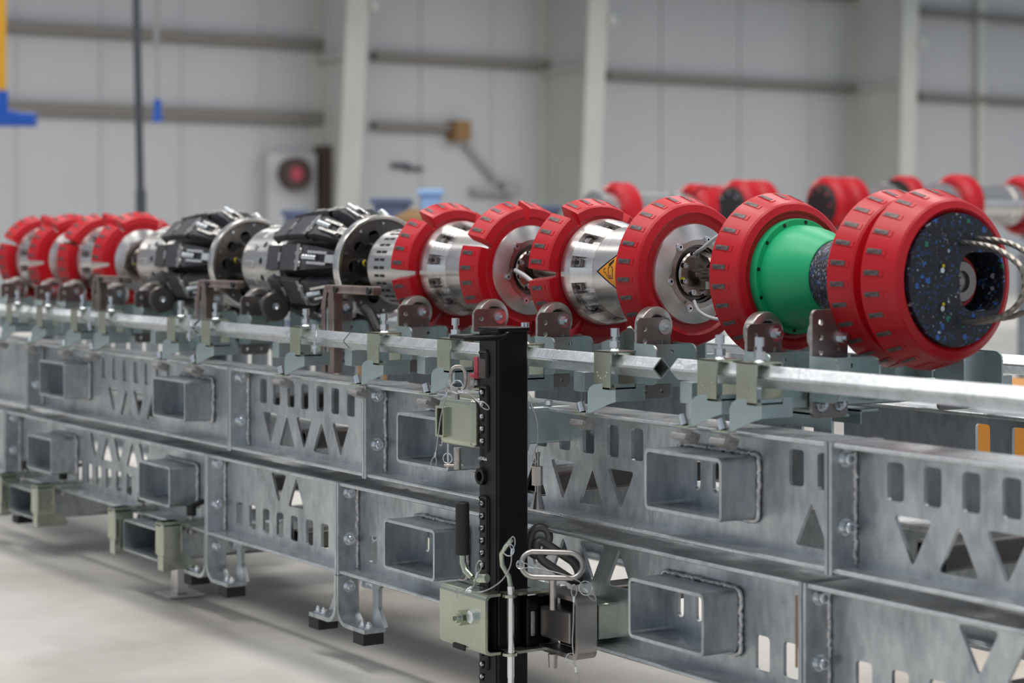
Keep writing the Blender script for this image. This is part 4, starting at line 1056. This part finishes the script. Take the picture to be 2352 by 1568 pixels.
b = MB(); b.lathe([(0, .0002), (0, .0150), (.003, .0165), (.112, .0150), (.115, .013), (.115, .0062), (.112, .006), (.112, .0002)], (xh, 2.285, L(-.688)), ax='z', n=32, closed=False); part('grip', b, 'rubber', t)
xb_ = XP(1062, 2.283); b = MB(); b.cyl((xb_, 2.290, L(-.825)), (xb_, 2.272, L(-.825)), .0165, n=6); b.cyl((xb_, 2.272, L(-.825)), (xb_, 2.264, L(-.825)), .010, n=16); b.lathe([(-.0285, .0055), (-.0255, .005), (-.0255, .0001)], (xb_, 2.290, L(-.825)), ax='y', n=6, closed=False)
part('clamp_bolt', b, 'zinc', t)
b = MB(); b.cyl((xb_ + .035, 2.290, L(-.818)), (xb_ + .035, 2.280, L(-.818)), .015, n=6); part('nut', b, 'bolt', t)
b = MB(); b.box(-3.75, -3.70, 2.288, 2.292, L(-.899), L(-.888), .001); part('notch', b, 'dark', t)
# receiver boxes to the right of the post
t = thing('receiver_box', 'silver rimmed square receiver right of the lower post clamp', 'bracket', (-3.60, 2.45, L(-.91)))
b = MB(); b.plate(rrect(-3.558, L(-.832), .160, .135, .018, 5), [rrect(-3.558, L(-.832), .140, .115, .010, 4)], .05, (0, 2.485, 0)); part('rim', b, 'roll', t)
b = MB(); b.box(-3.620, -3.505, 2.432, 2.49, L(-.868), L(-.800), .005); part('insert', b, 'stain', t)
b = MB(); b.box(-3.62, -3.50, 2.486, 2.492, L(-.89), L(-.77), .001); part('back_wall', b, 'dark', t)
b = MB(); b.box(-3.64, -3.625, 2.40, 2.47, L(-.895), L(-.78), .01); part('back_plate', b, 'black', t)
t = thing('hook_plate', 'dark bent plate with worn silver edges right of the upright pin', 'bracket', (-3.605, 2.40, L(-.88)))
b = MB(); b.box(-3.640, -3.630, 2.405, 2.47, L(-.90), L(-.79), .012, seg=3); part('plate', b, 'black', t)
for yy in (2.412, 2.447):
    b = MB(); b.box(-3.632, -3.624, yy, yy + .012, L(-.868), L(-.812), .003); part('worn_edge', b, 'stedge', t)
b = MB(); b.plate(rrect(-3.525, L(-.822), .090, .078, .006, 3), [rrect(-3.525, L(-.822), .08, .068, .003, 3)], .05, (0, 2.541, 0)); solo('stub_tube', b, 'zinc', 'olive zinc square tube between receiver box and lower beam', 'tube')
# oval ring and grey link
def oval(a, r, c, tube_r, tilt=0, n=40, ax=(1, 0, 0), ay=(0, 1, 0)):
    ax = Vector(ax); ay = Vector(ay); c = Vector(c); out = []
    for i in range(n):
        th = 2 * PI * i / n
        u = r * math.cos(th) + (a if math.cos(th) > 0 else -a); v = r * math.sin(th)
        out.append(c + ax * u + ay * v)
    return out
d0 = 4.30
def SP(px, py, d): x_, y_ = XY(px, d); return Vector((x_, y_, ZD(py, d)))
AX = Vector((ST, CT, -.03)).normalized()
c = SP(1268, 1297, 4.27); up_ = (Vector((-.30, .20, .93))).normalized()
t = thing('oval_ring', 'bright steel oval ring lying over the clamp, right of the black post', 'ring', tuple(c))
b = MB(); b.tube(oval(.038, .0275, c, .006, ax=AX, ay=up_), .0062, 12, closed=True); part('ring', b, 'roll', t)
b = MB(); p = SP(1270, 1325, 4.29); b.cyl(p, p + Vector((0, 0, -.07)), .008, n=16); part('pin', b, 'roll', t)
b = MB(); b.cyl(p + Vector((0, 0, -.165)), p + Vector((0, 0, -.195)), .011, .009, n=16); part('pin_end', b, 'roll', t)
t = thing('chain_link', 'grey painted chain links behind the oval ring', 'chain', tuple(SP(1280, 1320, 4.42)))
b = MB(); c2 = SP(1281, 1288, 4.42); ax2 = (SP(1330, 1318, 4.42) - SP(1235, 1255, 4.42)).normalized(); b.tube(oval(.034, .023, c2, .01, ax=ax2, ay=(-.25, .15, .9)), .0098, 12, closed=True); part('lower_link', b, 'graylink', t)
b = MB(); c3 = SP(1238, 1243, 4.43); b.tube(oval(.010, .021, c3, .01, ax=(0, .25, .97), ay=(.5, .8, -.2)), .0095, 12, closed=True); part('upper_link', b, 'graylink', t)
def curve(pts, per=8):
    P = [Vector(p) for p in pts]; out = []
    for i in range(len(P) - 1):
        p0 = P[max(i - 1, 0)]; p1 = P[i]; p2 = P[i + 1]; p3 = P[min(i + 2, len(P) - 1)]
        for k in range(per):
            q = k / per
            out.append(0.5 * ((2 * p1) + (p2 - p0) * q + (2 * p0 - 5 * p1 + 4 * p2 - p3) * q * q + (3 * p1 - p0 - 3 * p2 + p3) * q ** 3))
    out.append(P[-1]); return out
def lanyard(pts, d, label, ends=True, r=.0014):
    P = [SP(px, py, d + (dd[0] if dd else 0)) for (px, py, *dd) in pts]
    t = thing('wire_lanyard', label, 'cable', tuple(P[0]), 'thin wire lanyards on the clamps')
    b = MB(); b.tube(curve(P), r, 6); part('cable', b, 'lany', t, ang=60)
    for e, nx in ((P[0], P[1]), (P[-1], P[-2])):
        b = MB(); dr = (e - nx).normalized(); b.cyl(e - dr * .004, e + dr * .008, .0026, n=8); part('ferrule', b, 'bolt', t)
        cc = e + dr * .020; u = dr; v = u.cross(Vector((CT, -ST, 0))).normalized()
        b = MB(); b.tube([cc + u * .013 * math.cos(2 * PI * i / 20) + v * .0055 * math.sin(2 * PI * i / 20) for i in range(20)], .0011, 6, closed=True); part('loop', b, 'lany', t)
lanyard([(1175, 1268), (1172, 1300), (1150, 1335), (1110, 1358), (1078, 1358)], 4.2, 'curved wire lanyard looping over the front of the lower clamp')
lanyard([(1222, 1302), (1250, 1308), (1290, 1318), (1330, 1335), (1345, 1352)], 4.24, 'wire lanyard running along under the oval ring')
lanyard([(1318, 1378), (1317, 1430), (1315, 1480), (1322, 1535)], 4.22, 'wire lanyard hanging straight down in front of the receiver box')
lanyard([(1025, 908), (1012, 960), (1004, 1020), (1000, 1042)], 4.3, 'wire lanyard hanging at the left side of the upper clamp box')
lanyard([(1060, 900), (1078, 905), (1095, 918)], 4.28, 'short wire lanyard at the pull ring of the upper clamp box')
lanyard([(1222, 935), (1232, 960), (1236, 1000), (1232, 1030)], 4.38, 'wire lanyard right of the black post above the levelling foot')
lanyard([(1094, 1322), (1088, 1345), (1080, 1350)], 4.19, 'short doubled wire loop by the crank on the lower clamp')
def splitring(px, py, d, r, label):
    c = SP(px, py, d); v = Vector((0, 0, 1)); u = Vector((ST, CT, 0)) * .9 + Vector((CT, -ST, 0)) * .3
    b = MB(); b.tube([c + u * r * math.cos(i * .4) + v * r * math.sin(i * .4) + Vector((CT, -ST, 0)) * .0009 * (i / 16) for i in range(32)], .0010, 6); solo('split_ring', b, 'bolt', label, 'ring', 'small split rings of the lanyards')
splitring(1345, 1350, 4.24, .015, 'thin split ring right of the oval ring')
splitring(1168, 1262, 4.2, .013, 'thin split ring at the top of the curved lanyard')
splitring(1028, 1052, 4.3, .011, 'thin split ring below the upper clamp box')
splitring(1312, 1512, 4.26, .012, 'thin split ring at the foot of the lower clamp')
splitring(1050, 888, 4.27, .014, 'thin split ring at the base of the pull ring')
splitring(1195, 1296, 4.22, .009, 'thin split ring at the left end of the oval ring')
# ------------------------------------------------------------------ upper clamp box
t = thing('clamp_box', 'rounded zinc clamp box left of the black post with pull ring and slot', 'clamp', (-3.72, 2.31, L(-.47)))
xl, xr = -3.872, -3.725
z1, z0 = L(-.352), L(-.462)
b = MB(); b.box(xl, xr, 2.325, 2.465, z0, z1, .014, seg=4); part('box', b, 'zinc', t)
b = MB(); b.plate(rrect(xl + .022, L(-.410), .036, .070, .004, 3), [rrect(xl + .024, L(-.410), .024, .060, .003, 3)], .012, (0, 2.326, 0)); sl = part('slot_frame', b, 'zinc', t)
b = MB(); b.box(xl + .012, xl + .036, 2.321, 2.326, L(-.440), L(-.380)); part('slot_opening', b, 'dark', sl)
cc = SP(1052, 868, 4.36)
b = MB(); u = Vector((ST, CT, 0)); pts = []
for i in range(28):
    a = 2 * PI * i / 28; pts.append(cc + u * .0165 * math.copysign(abs(math.cos(a)) ** .75, math.cos(a)) + Vector((0, 0, 1)) * .025 * math.copysign(abs(math.sin(a)) ** .75, math.sin(a)))
b.tube(pts, .0042, 10, closed=True); part('pull_ring', b, 'stedge', t)
p = SP(1046, 896, 4.36); b = MB(); b.cyl(p + Vector((0, 0, -.02)), p, .010, .008, n=16); b.cyl(p, p + Vector((0, 0, .006)), .012, n=16); part('pin_head', b, 'stedge', t)
p = SP(1051, 1040, 4.40); b = MB(); b.cyl(p + Vector((0, 0, -.036)), p + Vector((0, 0, .012)), .0085, n=16); q = p + Vector((0, 0, -.028)); b.cyl(q + u * .012, q - u * .030, .003, n=8); part('locking_pin', b, 'stedge', t)
p = SP(1090, 876, 4.42); b = MB(); b.cyl(p - u * .0 + Vector((0, -.012, 0)), p + Vector((0, .012, 0)), .019, n=24); part('pressure_gauge', b, 'stain', t)
t = thing('warning_tape', 'faded red tag with shackle beside the post above the clamp box', 'tag', tuple(SP(1092, 860, 4.42)))
b = MB(); p = SP(1094, 818, 4.41); b.box(p.x - .008, p.x + .008, p.y - .002, p.y + .002, ZD(868, 4.42), ZD(818, 4.42), .001); b.cyl(SP(1092, 868, 4.41), SP(1094, 860, 4.41), .014, n=16); part('tag', b, 'pink', t)
b = MB(); b.cyl(SP(1092, 884, 4.41), SP(1092, 872, 4.41), .013, .011, n=18); part('shackle_nut', b, 'stedge', t)
# right half of the upper clamp and its tube into the beam
t = thing('clamp_tube', 'blue grey zinc square tube joining the post clamp to the upper beam', 'tube', (-3.70, 2.5, L(-.47)))
xq = -3.66
b = MB(); b.plate(rrect(xq - .045, L(-.411), .09, .082, .006, 3), [rrect(xq - .045, L(-.411), .08, .072, .003, 3)], .12, (0, 2.541, 0)); part('tube', b, 'zblue', t)
b = MB(); b.box(xq - .10, xq + .008, 2.405, 2.432, L(-.470), L(-.350), .012, seg=3); part('end_collar', b, 'zblue', t)
b = MB(); p = Vector((xq - .01, 2.49, L(-.368))); b.cyl(p, p + Vector((0, 0, .010)), .009, n=6); part('tube_bolt', b, 'bolt', t)
# levelling foot
x_, y_ = XY(1234, 4.47)
t = thing('levelling_foot', 'brass toned levelling foot with hexagon nut and conical base, right of post', 'foot', (x_, y_, ZD(1167, 4.47)))
b = MB(); b.cyl((x_, y_, ZD(1148, 4.47)), (x_, y_, ZD(1045, 4.47)), .0055, n=14); b.cyl((x_, y_, ZD(1046, 4.47)), (x_, y_, ZD(1038, 4.47)), .007, n=12); part('stud', b, 'roll', t)
b = MB(); b.cyl((x_, y_, ZD(1114, 4.47)), (x_, y_, ZD(1070, 4.47)), .0125, n=6, rot=.3); part('long_nut', b, 'roll', t)
b = MB(); b.lathe([(0, .0002), (0, .0165), (.003, .0165), (ZD(1130, 4.47) - ZD(1167, 4.47), .008), (ZD(1130, 4.47) - ZD(1167, 4.47), .0002)], (x_, y_, ZD(1167, 4.47)), ax='z', n=32, closed=False); part('cone', b, 'roll', t)
# silver channel lying on the far rail, right, and orange goods behind
for (yy, zz, lab) in ((2.72, -.352, 'nearer flat zinc bar lying between the rails left of the twin clamps'), (2.80, -.345, 'farther flat zinc bar lying between the rails left of the twin clamps')):
    b = MB(); b.box(-3.35, -3.0, yy, yy + .05, L(zz) - .006, L(zz), .001); b.box(-3.35, -3.0, yy, yy + .004, L(zz) - .03, L(zz), .001)
    solo('zinc_bar', b, 'zblue', lab, 'bar')
crate2 = [(*XY(2305, 6.7), 'orange crate seen through the far beam slots at right')]
for (x, y, lab) in crate2:
    b = MB(); b.box(x - .45, x + .45, y - .2, y + .2, 0.0, .62, .01); b.box(x - .46, x + .46, y - .21, y + .21, .58, .64, .01); b.box(x - .46, x + .46, y - .21, y + .21, .25, .29, .01)
    solo('orange_crate', b, 'ochre', lab, 'crate')
# ------------------------------------------------------------------ second row: tools lying crosswise behind
def back_tool(px, d, pieces, label, zc=.065):
    x, y = XY(px, d)
    t = thing('inspection_tool', label, 'inspection tool', (x, y, L(zc)), 'blurred tools lying behind', absolute=False)
    s = 0.0
    for kind in pieces:
        if kind == 'nose':
            b = MB(); b.lathe([(s, .0002), (s, .12), (s + .02, .135), (s + .03, .135), (s + .03, .0002)], (0, 0, 0), ax='y', n=40, closed=False); n_ = part('foam_nose', b, 'black_foam', t); 
            for k in range(8):
                a = 2 * PI * k / 8; b = MB(); b.cyl((.10 * math.cos(a), s - .004, .10 * math.sin(a)), (.10 * math.cos(a), s + .002, .10 * math.sin(a)), .012, n=10); part('screw', b, 'bolt', n_)
            s += .02
        elif kind == 'disc':
            b = MB(); b.lathe([(s, .10), (s, .15), (s + .03, .183), (s + .11, .183), (s + .11, .10)], (0, 0, 0), ax='y', n=48); part('red_disc', b, 'red', t); s += .11
        elif kind == 'gap':
            b = MB(); b.lathe([(s, .02), (s, .155), (s + .03, .155), (s + .03, .02)], (0, 0, 0), ax='y', n=40); part('black_spacer', b, 'rubber', t); s += .03
        elif kind == 'body':
            b = MB(); b.lathe([(s, .02), (s, .12), (s + .34, .12), (s + .34, .02)], (0, 0, 0), ax='y', n=48); part('silver_housing', b, 'alu', t); s += .34
        elif kind == 'short':
            b = MB(); b.lathe([(s, .02), (s, .13), (s + .06, .13), (s + .07, .12), (s + .12, .12), (s + .12, .02)], (0, 0, 0), ax='y', n=48); part('silver_ring', b, 'alu', t); s += .12
        elif kind == 'cup':
            for k in range(6):
                b = MB(); b.lathe([(s, .12), (s, .15), (s + .03, .183), (s + .10, .183), (s + .10, .12)], (0, 0, 0), ax='y', n=60, a0=60 * k + 4, a1=60 * k + 56); part('red_petal', b, 'red', t)
            s += .10
    return t, s
T = [(1362, 11.5, ['short', 'disc', 'body', 'short', 'cup'], 'farther silver tool with red discs, its left end above the warning triangle', 417),
     (1585, 13.5, ['nose', 'disc', 'gap', 'disc'], 'farthest small red disc tool, half hidden left of the black nosed tool', 425),
     (1675, 12.5, ['nose', 'disc', 'gap', 'disc'], 'black nosed red tool behind the gap above the green cone disc, at left', 412),
     (1882, 12.5, ['nose', 'disc', 'gap', 'disc', 'short'], 'black nosed twin disc red tool directly left of the front twin discs', 405),
     (2022, 13.5, ['short', 'gap', 'disc'], 'silver and black tool with red disc behind the top of the twin discs', 402),
     (2148, 12.0, ['short', 'disc', 'body', 'short', 'disc', 'gap', 'disc'], 'silver tool with large red disc behind the fleck nose at right edge', 399)]
for px, d, pcs, lab, ty in T:
    zc = (550 - ty) * d / FPX - .183
    tt, s = back_tool(px, d, pcs, lab, zc)
    x, y, z = tt.location
    # its stand: two rails on posts
    st = thing('tool_stand', 'galvanised stand under the ' + {1362: 'leftmost blurred silver tool', 1585: 'farthest blurred red tool', 1675: 'blurred black nosed tool at left', 1882: 'blurred black nosed twin disc tool', 2022: 'blurred silver and black tool', 2148: 'blurred tool at the right edge'}[px], 'stand', (x, y + s / 2, 0))
    for sx in (-.15, .15):
        b = MB(); b.box(x + sx - .03, x + sx + .03, y - .1, y + s + .2, z - .30, z - .21, .004); part('rail', b, 'galv2', st)
        for yy in (y, y + s):
            b = MB(); b.box(x + sx - .035, x + sx + .035, yy - .035, yy + .035, 0, z - .30, .004); part('leg', b, 'galv', st)
            b = MB(); b.box(x + sx - .02, x + sx + .02, yy - .02, yy + .02, z - .21, z - .14, .004); part('roller_block', b, 'stain', st)
    b = MB(); b.box(x - .15, x + .15, y + .1, y + .14, z - .6, z - .5, .003); b.box(x - .15, x + .15, y + s, y + s + .04, z - .6, z - .5, .003); part('brace', b, 'galv', st)
# a galvanised rack of the second row at the right edge
t = thing('equipment_rack', 'blurred galvanised rack behind the wire rope loop at right edge', 'rack', (-2.6, 4.6, 0))
for x in (-3.6, -3.0, -2.4, -1.8):
    b = MB(); b.box(x - .03, x + .03, 4.6, 4.66, 0, L(-.02 if x > -3 else -.10), .004); part('post', b, 'zblue', t)
for z in (-.05, -.13, -.25, -.38, -.55):
    b = MB(); b.box(-4.0, -1.4, 4.57, 4.60, L(z) - .022, L(z) + .012, .004); part('rail', b, 'galv2' if z > -.2 else 'zblue', t)
